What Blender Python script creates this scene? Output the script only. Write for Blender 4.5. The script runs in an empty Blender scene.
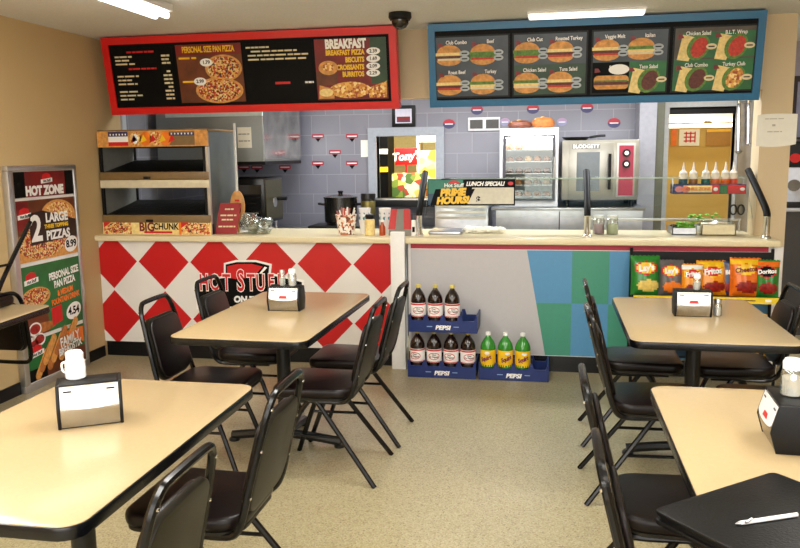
import bpy, bmesh, math, random
from mathutils import Vector, Matrix
random.seed(7)
S = bpy.context.scene
COL = S.collection
R = math.radians
PI = math.pi

# ---------------------------------------------------------------- camera
H = 1.6
FPX, YAW, PITCH, ROLL = 786.0, -.187, -.1515, -.0123
_cy, _sy, _cp, _sp = math.cos(YAW), math.sin(YAW), math.cos(PITCH), math.sin(PITCH)
FW = Vector((_sy*_cp, _cy*_cp, _sp))
_r = Vector((_cy, -_sy, 0)); _u = _r.cross(FW)
RT = math.cos(ROLL)*_r + math.sin(ROLL)*_u
UP = -math.sin(ROLL)*_r + math.cos(ROLL)*_u
cd = bpy.data.cameras.new('camera'); cam = bpy.data.objects.new('camera', cd); COL.objects.link(cam)
cam.matrix_world = Matrix(((RT.x, UP.x, -FW.x, 0), (RT.y, UP.y, -FW.y, 0), (RT.z, UP.z, -FW.z, H), (0, 0, 0, 1)))
cd.sensor_width = 36; cd.lens = FPX/800*36; cd.clip_start = .05
S.camera = cam

def at(px, py, Y=None, X=None, Z=None):
    """real point on the plane y=Y, x=X or z=Z seen at a pixel of the photograph"""
    d = FW + RT*((px-400)/FPX) - UP*((py-274)/FPX)
    t = Y/d.y if Y is not None else (X/d.x if X is not None else (Z-H)/d.z)
    return Vector((0, 0, H)) + d*t

# ---------------------------------------------------------------- light and exposure
w = bpy.data.worlds.new('world'); S.world = w; w.use_nodes = True
w.node_tree.nodes['Background'].inputs[0].default_value = (.9, .92, 1, 1)
w.node_tree.nodes['Background'].inputs[1].default_value = .05
S.view_settings.view_transform = 'Standard'; S.view_settings.look = 'None'
S.view_settings.gamma = 1; S.view_settings.use_curve_mapping = False
S.view_settings.exposure = 0.0
CEIL = 2.53

def area(name, loc, sx, sy, power, col=(1, .975, .93)):
    l = bpy.data.lights.new(name, 'AREA'); l.shape = 'RECTANGLE'; l.size = sx; l.size_y = sy
    l.energy = power; l.color = col
    o = bpy.data.objects.new(name, l); COL.objects.link(o); o.location = loc
    return o
DINING = 22
for i, (x, y) in enumerate(((-2.55, 2.6), (-2.55, .6), (-.5, 2.9), (-.5, .6), (1.6, 2.9), (1.6, .6), (.1, -1.2), (-2.3, -1.2))):
    area('ceiling_fill', (x, y, CEIL-.08), .3, 1.2, DINING)  # unseen lamps added beside the visible fixtures to raise the room's brightness
    area('ceiling_fill_upward', (x, y, CEIL-.10), .3, 1.2, DINING*.9).rotation_euler = (PI, 0, 0)      # added uplight that brightens the ceiling
for x in (-2.3, -.6, 1.0):
    area('kitchen_lamp', (x, 6.75, 2.42), 1.2, .3, 34, (.93, .96, 1))

o = area('rear_fill_light', (.2, -2.9, 1.5), 5.5, 1.9, 150, (.96, .98, 1)); o.rotation_euler = (R(90), 0, 0)   # added frontal fill from behind the camera; no window is built there
# ---------------------------------------------------------------- materials
def lin(c):
    return tuple(((v/255)/12.92 if v/255 <= .04045 else ((v/255+.055)/1.055)**2.4) for v in c) + (1,)

MATS = {}
def mat(name, rgb, rough=.5, metal=0.0, spec=.5, var=.06, scale=30, bump=0.0, emit=0, trans=0, coat=0):
    """principled material; a little noise breaks the colour up"""
    if name in MATS: return MATS[name]
    m = bpy.data.materials.new(name); m.use_nodes = True
    nt = m.node_tree; b = nt.nodes['Principled BSDF']
    b.inputs['Roughness'].default_value = rough; b.inputs['Metallic'].default_value = metal
    b.inputs['Specular IOR Level'].default_value = spec
    if coat: b.inputs['Coat Weight'].default_value = coat; b.inputs['Coat Roughness'].default_value = .08
    c = lin(rgb)
    tc = nt.nodes.new('ShaderNodeTexCoord'); nz = nt.nodes.new('ShaderNodeTexNoise')
    nz.inputs['Scale'].default_value = scale; nz.inputs['Detail'].default_value = 4
    nt.links.new(tc.outputs['Object'], nz.inputs['Vector'])
    rp = nt.nodes.new('ShaderNodeValToRGB')
    rp.color_ramp.elements[0].position = .3; rp.color_ramp.elements[1].position = .7
    rp.color_ramp.elements[0].color = tuple(v*(1-var) for v in c[:3])+(1,)
    rp.color_ramp.elements[1].color = tuple(min(1, v*(1+var)) for v in c[:3])+(1,)
    nt.links.new(nz.outputs['Fac'], rp.inputs['Fac']); nt.links.new(rp.outputs['Color'], b.inputs['Base Color'])
    if bump:
        bp = nt.nodes.new('ShaderNodeBump'); bp.inputs['Strength'].default_value = bump; bp.inputs['Distance'].default_value = .01
        nt.links.new(nz.outputs['Fac'], bp.inputs['Height']); nt.links.new(bp.outputs['Normal'], b.inputs['Normal'])
    if emit:
        nt.links.new(rp.outputs['Color'], b.inputs['Emission Color']); b.inputs['Emission Strength'].default_value = emit
    if trans:
        b.inputs['Transmission Weight'].default_value = trans
    MATS[name] = m
    return m

def speckle(name, cols, scale=60, rough=.5, coord='Object', positions=None, rand=1.0):
    """cells of several flat colours: pizza, bread crumb, terrazzo"""
    if name in MATS: return MATS[name]
    m = bpy.data.materials.new(name); m.use_nodes = True; nt = m.node_tree; b = nt.nodes['Principled BSDF']
    b.inputs['Roughness'].default_value = rough
    tc = nt.nodes.new('ShaderNodeTexCoord'); v = nt.nodes.new('ShaderNodeTexVoronoi'); v.inputs['Scale'].default_value = scale
    v.inputs['Randomness'].default_value = rand
    nt.links.new(tc.outputs[coord], v.inputs['Vector'])
    sp = nt.nodes.new('ShaderNodeSeparateColor'); nt.links.new(v.outputs['Color'], sp.inputs['Color'])
    rp = nt.nodes.new('ShaderNodeValToRGB'); rp.color_ramp.interpolation = 'CONSTANT'
    n = len(cols)
    while len(rp.color_ramp.elements) < n: rp.color_ramp.elements.new(.5)
    for i, c in enumerate(cols):
        rp.color_ramp.elements[i].position = positions[i] if positions else i/n
        rp.color_ramp.elements[i].color = lin(c)
    nt.links.new(sp.outputs['Red'], rp.inputs['Fac']); nt.links.new(rp.outputs['Color'], b.inputs['Base Color'])
    MATS[name] = m; return m

def floor_mat():
    m = speckle('vinyl_floor', [(168, 157, 124), (160, 149, 115), (150, 138, 104), (176, 166, 134), (126, 113, 82)], 170, .3, positions=[0, .3, .55, .75, .94])
    nt = m.node_tree; b = nt.nodes['Principled BSDF']; b.inputs['Specular IOR Level'].default_value = .45
    nz = nt.nodes.new('ShaderNodeTexNoise'); nz.inputs['Scale'].default_value = 2.2
    mr = nt.nodes.new('ShaderNodeMapRange'); mr.inputs['To Min'].default_value = .2; mr.inputs['To Max'].default_value = .42
    nt.links.new(nz.outputs['Fac'], mr.inputs['Value']); nt.links.new(mr.outputs['Result'], b.inputs['Roughness'])
    return m

def tile_mat(name, c1, c2, grout, bw, bh, offset=.0, axes='XZ'):
    m = bpy.data.materials.new(name); m.use_nodes = True; nt = m.node_tree; b = nt.nodes['Principled BSDF']
    b.inputs['Roughness'].default_value = .22
    tc = nt.nodes.new('ShaderNodeTexCoord'); sp = nt.nodes.new('ShaderNodeSeparateXYZ'); cb = nt.nodes.new('ShaderNodeCombineXYZ')
    nt.links.new(tc.outputs['Object'], sp.inputs[0])
    nt.links.new(sp.outputs[axes[0]], cb.inputs['X']); nt.links.new(sp.outputs[axes[1]], cb.inputs['Y'])
    br = nt.nodes.new('ShaderNodeTexBrick'); br.offset = offset
    br.inputs['Color1'].default_value = lin(c1); br.inputs['Color2'].default_value = lin(c2); br.inputs['Mortar'].default_value = lin(grout)
    br.inputs['Scale'].default_value = 1; br.inputs['Mortar Size'].default_value = .003
    br.inputs['Brick Width'].default_value = bw; br.inputs['Row Height'].default_value = bh
    nt.links.new(cb.outputs[0], br.inputs['Vector']); nt.links.new(br.outputs['Color'], b.inputs['Base Color'])
    return m

def diamond_mat(x0, z0, pw, ph):
    """red diamonds on white; x0,z0 centre of one red diamond, pw,ph its width and height"""
    m = bpy.data.materials.new('red_white_diamonds'); m.use_nodes = True; nt = m.node_tree; b = nt.nodes['Principled BSDF']
    b.inputs['Roughness'].default_value = .35
    geo = nt.nodes.new('ShaderNodeTexCoord'); sp = nt.nodes.new('ShaderNodeSeparateXYZ'); nt.links.new(geo.outputs['Object'], sp.inputs[0])
    def mth(op, a, bb=None):
        n = nt.nodes.new('ShaderNodeMath'); n.operation = op
        for i, v in enumerate((a, bb)):
            if v is None: continue
            if isinstance(v, (int, float)): n.inputs[i].default_value = v
            else: nt.links.new(v, n.inputs[i])
        return n.outputs[0]
    def tri(sock, c, p):
        f = mth('FRACT', mth('ADD', mth('DIVIDE', mth('SUBTRACT', sock, c), p), 100.5))
        return mth('ABSOLUTE', mth('SUBTRACT', f, .5))
    s = mth('ADD', tri(sp.outputs['X'], x0, pw), tri(sp.outputs['Z'], z0, ph))
    k = mth('LESS_THAN', s, .485)
    mx = nt.nodes.new('ShaderNodeMix'); mx.data_type = 'RGBA'
    nt.links.new(k, mx.inputs['Factor']); mx.inputs['A'].default_value = lin((232, 228, 222)); mx.inputs['B'].default_value = lin((196, 22, 26))
    nt.links.new(mx.outputs['Result'], b.inputs['Base Color'])
    return m

def glass_mat(name, tint=(251, 253, 252), gloss=.12):
    if name in MATS: return MATS[name]
    m = bpy.data.materials.new(name); m.use_nodes = True; nt = m.node_tree
    nt.nodes.remove(nt.nodes['Principled BSDF']); out = nt.nodes['Material Output']
    t = nt.nodes.new('ShaderNodeBsdfTransparent'); t.inputs[0].default_value = lin(tint)
    g = nt.nodes.new('ShaderNodeBsdfGlossy'); g.inputs['Roughness'].default_value = .04; g.inputs[0].default_value = (.9, .95, .95, 1)
    lw = nt.nodes.new('ShaderNodeLayerWeight'); lw.inputs[0].default_value = .2
    ml = nt.nodes.new('ShaderNodeMath'); ml.operation = 'MULTIPLY_ADD'; ml.inputs[1].default_value = .6; ml.inputs[2].default_value = gloss*.3
    nt.links.new(lw.outputs['Fresnel'], ml.inputs[0])
    mx = nt.nodes.new('ShaderNodeMixShader'); nt.links.new(ml.outputs[0], mx.inputs[0])
    nt.links.new(t.outputs[0], mx.inputs[1]); nt.links.new(g.outputs[0], mx.inputs[2]); nt.links.new(mx.outputs[0], out.inputs[0])
    MATS[name] = m; return m

WALL = mat('beige_wall', (198, 170, 122), .75, var=.02, scale=3)
CREAM = mat('cream_header', (216, 195, 158), .7, var=.02, scale=3)
CEILM = mat('ceiling_paint', (226, 226, 224), .85, var=.05, scale=60, bump=.15)
FLOOR = floor_mat()
BLACK = mat('black_rubber', (12, 12, 14), .45, spec=.3)
TUBE = mat('black_enamel_tube', (8, 8, 9), .22, spec=.4)
VINYL = mat('black_vinyl', (19, 11, 10), .34, spec=.3, var=.15, bump=.05, scale=120)
SHELL = mat('black_moulded_shell', (30, 27, 19), .42, var=.1, spec=.35)
LAM = mat('cream_laminate', (188, 165, 125), .22, var=.02, scale=90)
EDGE = mat('black_edge_band', (10, 11, 15), .25)
IRON = mat('black_cast_iron', (17, 17, 18), .4)
CHROME = mat('chrome', (225, 225, 225), .12, 1, var=.02)
STEEL = mat('brushed_steel', (182, 184, 188), .28, 1, var=.1, scale=14)
DSTEEL = mat('dark_steel', (120, 120, 118), .35, 1, var=.12, scale=9)
ALU = mat('aluminium', (200, 200, 200), .35, .9, var=.04)
WHITE = mat('white_paint', (236, 234, 230), .45, var=.02)
PAPER = mat('white_paper', (243, 240, 228), .7, var=.02)
REDF = mat('red_frame', (214, 20, 18), .35, var=.03)
BLUEF = mat('blue_frame', (18, 104, 150), .35, var=.03)
INK = mat('black_print', (7, 7, 8), .5, spec=.12, var=.1)
RED = mat('red_print', (205, 20, 24), .4)
DRED = mat('dark_red_print', (120, 12, 14), .4, var=.3, scale=8)
YEL = mat('yellow_print', (244, 196, 30), .4)
ORG = mat('orange_print', (236, 120, 20), .4, var=.1)
WHT = mat('white_print', (248, 246, 242), .4, var=.01)
CRM = mat('cream_print', (228, 212, 170), .5)
GRN = mat('green_print', (22, 104, 48), .4, var=.25, scale=9)
DGRN = mat('dark_green_print', (30, 62, 38), .4, var=.3, scale=8)
SLATE = mat('slate_print', (52, 62, 72), .35, var=.3, scale=7)
BROWN = mat('brown_print', (104, 48, 18), .4, var=.35, scale=9)
BUN = mat('bun_print', (214, 150, 74), .5, var=.25, scale=40)
BREAD = mat('baked_bread', (176, 104, 44), .6, var=.35, scale=30, bump=.2)
MEAT = mat('meat_print', (96, 40, 26), .5, var=.4, scale=60)
LETT = mat('lettuce_print', (90, 132, 44), .5, var=.4, scale=60)
LETTUCE = mat('lettuce', (112, 170, 52), .5, var=.5, scale=30, bump=.4)
TOMA = mat('tomato_print', (196, 52, 30), .5, var=.3, scale=60)
CHEE = mat('cheese_print', (240, 214, 140), .5, var=.15, scale=50)
PIZZA = speckle('pizza_topping', [(222, 186, 110), (170, 40, 22), (236, 214, 160), (196, 66, 34), (70, 36, 22), (226, 160, 70)], 95)
PIZZA2 = speckle('pizza_cheese', [(236, 196, 120), (214, 150, 76), (244, 220, 160), (190, 70, 40), (226, 176, 92)], 80)
FOOD = speckle('breakfast_food', [(236, 186, 90), (206, 132, 54), (250, 222, 150), (170, 80, 36), (226, 160, 70)], 60)
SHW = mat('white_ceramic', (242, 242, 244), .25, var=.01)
GLASS = glass_mat('clear_glass'); CLEAR = glass_mat('clear_plastic', (244, 246, 244), .8)
TUBELIGHT = mat('lit_diffuser', (255, 252, 244), .5, emit=9, var=0)
STORELIGHT = mat('lit_tube', (255, 250, 235), .5, emit=4, var=0)

# ---------------------------------------------------------------- mesh helpers
class Fr:
    """a flat frame: origin, u (right), v (up)"""
    def __init__(s, o, u, v):
        s.o = Vector(o); s.u = Vector(u).normalized(); s.v = Vector(v).normalized(); s.n = s.u.cross(s.v).normalized()
    def p(s, a, b, d=0): return s.o + s.u*a + s.v*b + s.n*d
    def mx(s, a=0, b=0, d=0):
        o = s.p(a, b, d)
        return Matrix(((s.u.x, s.v.x, s.n.x, o.x), (s.u.y, s.v.y, s.n.y, o.y), (s.u.z, s.v.z, s.n.z, o.z), (0, 0, 0, 1)))

class MB:
    def __init__(s): s.bm = bmesh.new(); s.ms = []
    def mi(s, m):
        if m not in s.ms: s.ms.append(m)
        return s.ms.index(m)
    def absorb(s, t, m, mx=None):
        i = s.mi(m); mp = {}
        for v in t.verts: mp[v] = s.bm.verts.new(mx @ v.co if mx else v.co)
        for f in t.faces:
            try: nf = s.bm.faces.new([mp[v] for v in f.verts]); nf.material_index = i
            except ValueError: pass
        t.free(); return s
    def box(s, lo, hi, m, bev=0, mx=None, seg=2):
        t = bmesh.new(); lo = Vector(lo); hi = Vector(hi)
        bmesh.ops.create_cube(t, size=1)
        for v in t.verts: v.co = Vector(((lo[k]+hi[k])/2 + v.co[k]*(hi[k]-lo[k]) for k in range(3)))
        if bev: bmesh.ops.bevel(t, geom=t.edges[:], offset=bev, segments=seg, profile=.5, affect='EDGES')
        return s.absorb(t, m, mx)
    def cyl(s, a, b, r, m, r2=None, seg=14, cap=True):
        a = Vector(a); b = Vector(b); r2 = r if r2 is None else r2
        q = (b-a).to_track_quat('Z', 'Y'); i = s.mi(m); A = []; Bv = []
        for k in range(seg):
            c = Vector((math.cos(2*PI*k/seg), math.sin(2*PI*k/seg), 0))
            A.append(s.bm.verts.new(a + q @ (c*r))); Bv.append(s.bm.verts.new(b + q @ (c*r2)))
        for k in range(seg):
            f = s.bm.faces.new((A[k], A[(k+1) % seg], Bv[(k+1) % seg], Bv[k])); f.material_index = i
        if cap:
            f = s.bm.faces.new(A[::-1]); f.material_index = i; f = s.bm.faces.new(Bv); f.material_index = i
        return s
    def tube(s, pts, r, m, seg=8, smooth=4, closed=False):
        P = [Vector(p) for p in pts]
        if smooth > 1:
            Q = []; n = len(P)
            rng = range(n) if closed else range(n-1)
            for i in rng:
                g = lambda k: P[k % n] if closed else P[max(0, min(n-1, k))]
                p0, p1, p2, p3 = g(i-1), g(i), g(i+1), g(i+2)
                for k in range(smooth):
                    t = k/smooth
                    Q.append(.5*((2*p1)+(p2-p0)*t+(2*p0-5*p1+4*p2-p3)*t*t+(3*p1-p0-3*p2+p3)*t**3))
            if not closed: Q.append(P[-1])
            P = Q
        n = len(P); rings = []; i = s.mi(m); nrm = None
        for k in range(n):
            t = (P[(k+1) % n]-P[k-1]) if closed else (P[min(n-1, k+1)]-P[max(0, k-1)])
            t.normalize()
            if nrm is None: nrm = t.orthogonal().normalized()
            nrm = (nrm - t*nrm.dot(t)).normalized(); bi = t.cross(nrm)
            rr = r[k*len(r)//n] if isinstance(r, (list, tuple)) else r
            rings.append([s.bm.verts.new(P[k]+(nrm*math.cos(2*PI*j/seg)+bi*math.sin(2*PI*j/seg))*rr) for j in range(seg)])
        for k in range(n if closed else n-1):
            a, b = rings[k], rings[(k+1) % n]
            for j in range(seg):
                f = s.bm.faces.new((a[j], a[(j+1) % seg], b[(j+1) % seg], b[j])); f.material_index = i
        if not closed:
            f = s.bm.faces.new(rings[0][::-1]); f.material_index = i
            f = s.bm.faces.new(rings[-1]); f.material_index = i
        return s
    def lathe(s, prof, m, c=(0, 0, 0), seg=20, mx=None, sx=1, sy=1):
        c = Vector(c); i = s.mi(m); rings = []
        for r, z in prof:
            ring = []
            for k in range(seg):
                v = Vector((r*sx*math.cos(2*PI*k/seg), r*sy*math.sin(2*PI*k/seg), z)) + c
                ring.append(s.bm.verts.new(mx @ v if mx else v))
            rings.append(ring)
        for a, b in zip(rings, rings[1:]):
            for k in range(seg):
                f = s.bm.faces.new((a[k], a[(k+1) % seg], b[(k+1) % seg], b[k])); f.material_index = i
        f = s.bm.faces.new(rings[0][::-1]); f.material_index = i
        f = s.bm.faces.new(rings[-1]); f.material_index = i
        return s
    def prism(s, out, fr, d0, d1, m, bev=0, seg=2):
        """outline [(a,b)] in frame fr, from depth d0 to d1"""
        t = bmesh.new()
        A = [t.verts.new((a, b, d0)) for a, b in out]; Bv = [t.verts.new((a, b, d1)) for a, b in out]
        n = len(out)
        for k in range(n): t.faces.new((A[k], A[(k+1) % n], Bv[(k+1) % n], Bv[k]))
        f0 = t.faces.new(A[::-1]); f1 = t.faces.new(Bv)
        bmesh.ops.recalc_face_normals(t, faces=t.faces[:])
        if bev:
            ed = [e for e in t.edges if abs(e.verts[0].co.z-e.verts[1].co.z) < 1e-6]
            bmesh.ops.bevel(t, geom=ed, offset=bev, segments=seg, profile=.5, affect='EDGES')
        return s.absorb(t, m, fr.mx())
    def flat(s, pts, fr, d, m):
        f = s.bm.faces.new([s.bm.verts.new(fr.p(a, b, d)) for a, b in pts]); f.material_index = s.mi(m); return s
    def rect(s, fr, a0, b0, a1, b1, d, m): return s.flat(((a0, b0), (a1, b0), (a1, b1), (a0, b1)), fr, d, m)
    def disc(s, fr, a, b, ra, rb, d, m, t0=0, t1=360, seg=20, rot=0):
        c, n = math.cos(rot), math.sin(rot); pts = []
        full = t1-t0 >= 360
        for k in range(seg if full else seg+1):
            t = R(t0+(t1-t0)*k/seg); x, y = ra*math.cos(t), rb*math.sin(t)
            pts.append((a+x*c-y*n, b+x*n+y*c))
        return s.flat(pts, fr, d, m)
    def text(s, fr, st, a, b, size, d, m, align='CENTER', bold=0.0, shear=0.0, sx=1.0, spacing=1.0, rot=0):
        cu = bpy.data.curves.new('t', 'FONT'); cu.body = st; cu.size = size; cu.align_x = align; cu.align_y = 'CENTER'
        cu.offset = bold; cu.shear = shear; cu.space_character = spacing; cu.resolution_u = 3
        o = bpy.data.objects.new('t', cu); COL.objects.link(o)
        me = bpy.data.meshes.new_from_object(o.evaluated_get(bpy.context.evaluated_depsgraph_get()))
        t = bmesh.new(); t.from_mesh(me)
        s.absorb(t, m, fr.mx(a, b, d) @ Matrix.Rotation(rot, 4, 'Z') @ Matrix.Diagonal((sx, 1, 1, 1)))
        bpy.data.objects.remove(o); bpy.data.meshes.remove(me); bpy.data.curves.remove(cu); return s
    def blob(s, c, r, m, jit=.0, sub=2, sq=(1, 1, 1)):
        t = bmesh.new(); bmesh.ops.create_icosphere(t, subdivisions=sub, radius=1)
        for v in t.verts:
            k = 1 + random.uniform(-jit, jit)
            v.co = Vector((v.co[i]*r*sq[i]*k for i in range(3))) + Vector(c)
        return s.absorb(t, m)
    def mesh(s, name, ang=.6):
        bm = s.bm
        bmesh.ops.recalc_face_normals(bm, faces=[f for f in bm.faces]) if getattr(s, 'fix', True) else None
        for f in bm.faces: f.smooth = True
        for e in bm.edges:
            if len(e.link_faces) == 2:
                if e.calc_face_angle(0) > ang: e.smooth = False
        me = bpy.data.meshes.new(name); bm.to_mesh(me); bm.free()
        for m in s.ms: me.materials.append(m)
        return me

def rrect(a0, b0, a1, b1, r, n=5, rs=None):
    """rounded rectangle outline; rs: radii bottom-left, bottom-right, top-right, top-left"""
    rs = rs or (r,)*4; out = []
    for (cx, cy, t, q) in ((a0, b0, 180, rs[0]), (a1, b0, 270, rs[1]), (a1, b1, 0, rs[2]), (a0, b1, 90, rs[3])):
        x = cx + q*(1 if cx == a0 else -1); y = cy + q*(1 if cy == b0 else -1)
        for k in range(n+1):
            th = R(t+90*k/n); out.append((x+q*math.cos(th), y+q*math.sin(th)))
    return out

def tag(o, label, cat, group=None):
    o['label'] = label; o['category'] = cat
    if group: o['group'] = group
    return o
def thing(name, label, cat, loc, rz=0, group=None):
    o = bpy.data.objects.new(name, None); COL.objects.link(o); o.location = loc; o.rotation_euler = (0, 0, rz)
    o.empty_display_size = .05
    return tag(o, label, cat, group)
def root_of(o):
    while o.parent: o = o.parent
    return o
def part(name, mb, par, world=True, label=None):
    """a part (child of a thing) or a sub-part (child of a part)"""
    me = mb.mesh(name); o = bpy.data.objects.new(name, me); COL.objects.link(o); o.parent = par
    if world: me.transform(Matrix.Translation(-Vector(root_of(par).location)))
    if label: o['label'] = label
    return o
def solo(name, mb, label, cat, group=None, loc=None):
    me = mb.mesh(name); o = bpy.data.objects.new(name, me); COL.objects.link(o)
    if loc is not None: me.transform(Matrix.Translation(-Vector(loc))); o.location = loc
    return tag(o, label, cat, group)
def struct(name, mb, par=None):
    me = mb.mesh(name); o = bpy.data.objects.new(name, me); COL.objects.link(o)
    if par: o.parent = par
    else: o['kind'] = 'structure'
    return o
def copy_tree(o, par=None):
    c = o.copy(); COL.objects.link(c)
    if par: c.parent = par
    for ch in list(o.children): copy_tree(ch, c)
    return c
def again(o, label, loc, rz=0, group=None):
    c = copy_tree(o); c['label'] = label; c.location = loc; c.rotation_euler = (0, 0, rz)
    if group: c['group'] = group
    return c
XZ = lambda x, y, z: Fr((x, y, z), (1, 0, 0), (0, 0, 1))        # faces the camera side (-y)

# ================================================================ the room
XL, YC, YB = -3.545, 5.72, 7.9            # left wall, counter front, kitchen back wall
XR, YR = 4.2, -3.0
b = MB(); b.box((-4.4, YR-.1, -.1), (XR+.1, 11.6, 0), FLOOR); struct('floor', b)
b = MB(); b.box((-4.4, YR-.1, CEIL), (XR+.1, 11.6, CEIL+.1), CEILM); struct('ceiling', b)
b = MB(); b.box((XL-.1, YR, 0), (XL, 6.18, CEIL), WALL); struct('wall_left', b)
b = MB(); b.box((XR, YR, 0), (XR+.1, 11.5, CEIL), WALL); struct('wall_right', b)
b = MB(); b.box((XL-.1, YR-.1, 0), (XR+.1, YR, CEIL), WALL); struct('wall_rear', b)
YH = 6.06                                # header and pier stand behind the counter front
b = MB(); b.box((XL, YH, at(413, 98.5, YH).z), (1.475, YH+.12, CEIL), CREAM); struct('wall_header', b)
PR = at(790, 150, YH).x
b = MB(); b.box((1.475, YH, 0), (PR, YH+.22, CEIL), CREAM); struct('wall_pier', b)
b = MB(); b.box((XL, 2.0, 0), (XL+.012, 5.70, .085), BLACK); struct('baseboard_left', b)
TILE = tile_mat('grey_wall_tile', (134, 134, 145), (128, 128, 140), (152, 152, 162), .30, .20, .5)
TILEL = tile_mat('grey_side_tile', (150, 150, 158), (143, 143, 152), (176, 176, 184), .30, .20, .5, 'YZ')
b = MB(); b.box((XL-.1, 6.18, 0), (XL, YB, CEIL), TILEL); b.box((XL+.0005, 6.19, 0), (XL+.012, 6.25, CEIL), mat('pale_corner_trim', (196, 200, 204), .4)); struct('wall_kitchen_left', b)
# back wall with two openings: a pass-through and a doorway
WX0, WX1 = at(377, 160, YB).x, at(436, 160, YB).x; WZ0, WZ1 = at(405, 198, YB).z, at(405, 136, YB).z
DX0, DX1 = at(667, 170, YB).x, at(733, 170, YB).x; DZ0, DZ1 = .0, at(700, 107, YB).z
b = MB()
def wallseg(x0, x1, z0, z1): b.box((x0, YB, z0), (x1, YB+.12, z1), TILE)
wallseg(XL-.1, WX0, 0, CEIL); wallseg(WX0, WX1, 0, WZ0); wallseg(WX0, WX1, WZ1, CEIL); wallseg(WX1, DX0, 0, CEIL)
wallseg(DX0, DX1, DZ1, CEIL); wallseg(DX1, 2.3, 0, CEIL)
wb = struct('wall_back', b)
# printed marks on the tiles
DEC = mat('decal_red', (170, 30, 52), .3); DECB = mat('decal_blue', (58, 56, 100), .3); DLA = mat('decal_lilac', (168, 140, 172), .3); DLB = mat('decal_pale_blue', (140, 140, 176), .3); DECW = mat('decal_white', (228, 226, 232), .3)
b = MB(); fr = XZ(0, YB, 0)
for px, py in ((318, 137), (352, 137), (335, 153), (318, 164), (352, 164), (285, 168), (257, 168), (244, 168)):
    p = at(px, py, YB); a, c = p.x, p.z
    b.rect(fr, a-.062, c-.012, a+.062, c+.03, .002, DEC); b.rect(fr, a-.05, c+.002, a+.05, c+.014, .003, DECW)
    b.flat(((a-.03, c-.014), (a, c-.052), (a+.03, c-.014)), fr, .002, INK)
for px, py in ((449, 124), (477, 110), (533, 109), (587, 108), (614, 123), (505, 122), (562, 122), (640, 122)):
    p = at(px, py, YB); a, c = p.x, p.z; pale = px in (505, 562, 640); k = .8 if pale else 1; ma, mb_ = (DLA, DLB) if pale else (DEC, DECB)
    b.disc(fr, a, c, .06*k, .046*k, .003, mb_); b.disc(fr, a, c+.004, .06*k, .043*k, .004, ma, 0, 180); b.rect(fr, a-.04*k, c-.006, a+.04*k, c+.004, .005, DECW)
d = struct('wall_decals', b, wb)
# dark corner strip and grey pilaster beside the doorway
b = MB(); p0, p1 = at(638, 170, 7.55), at(655, 170, 7.55)
b.box((p0.x, 7.55, 0), (p1.x, YB, CEIL), mat('grey_pilaster', (150, 150, 158), .45)); struct('wall_pilaster', b)
b = MB(); b.box((p1.x+.001, 7.6, 0), (at(663, 170, 7.6).x, YB, CEIL), mat('olive_trim', (92, 92, 76), .5)); struct('trim_1', b)
FRM = mat('door_frame_paint', (196, 198, 196), .4)
b = MB()
b.box((DX0-.045, YB-.03, 0), (DX0, YB+.13, DZ1+.05), FRM); b.box((DX1, YB-.03, 0), (DX1+.03, YB+.13, DZ1+.05), FRM)
b.box((DX0, YB-.03, DZ1), (DX1, YB+.13, DZ1+.05), FRM); b.box((DX0, YB+.02, DZ1-.06), (DX1, YB+.1, DZ1), BLACK)
struct('door_1', b)
b = MB(); t = .085
GF = mat('grey_window_frame', (156, 162, 172), .4)
b.box((WX0-t, YB-.03, WZ0), (WX0, YB+.13, WZ1+t), GF); b.box((WX1, YB-.03, WZ0), (WX1+t, YB+.13, WZ1+t), GF)
b.box((WX0, YB-.03, WZ1), (WX1, YB+.13, WZ1+t), GF)
win = struct('window_1', b)
b = MB(); b.box((WX0-t, YB-.32, WZ0-.07), (WX1+t, YB+.13, WZ0), BLACK, .006); struct('window_sill', b, win)

# the shop seen through the pass-through, and the yellow back room behind the doorway
SHOP = mat('shop_wall', (238, 216, 150), .7); OCH = mat('ochre_wall', (206, 174, 96), .7, var=.04, scale=4)
b = MB(); b.box((-4.4, 11.4, 0), (.6, 11.5, CEIL), SHOP); struct('wall_shop', b)
b = MB(); b.box((.55, YB+.12, 0), (.6, 11.5, CEIL), SHOP); struct('wall_shop_partition', b)
b = MB(); b.box((.6, 10.0, 0), (2.9, 10.1, CEIL), OCH); struct('wall_back_room', b)
b = MB(); b.box((2.3, YB+.12, 0), (2.4, 10.0, CEIL), OCH); struct('wall_back_room_right', b)
area('shop_lamp', (-1.6, 9.0, 2.45), 1.2, .4, 110, (1, .95, .8))
area('back_room_lamp', (1.45, 9.0, 2.45), .5, .3, 22, (1, .93, .75))
# corridor at the right of the pier
b = MB(); b.box((1.76, 7.6, 0), (XR, 7.7, CEIL), mat('corridor_wall', (150, 140, 150), .6)); struct('wall_corridor', b)


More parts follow.
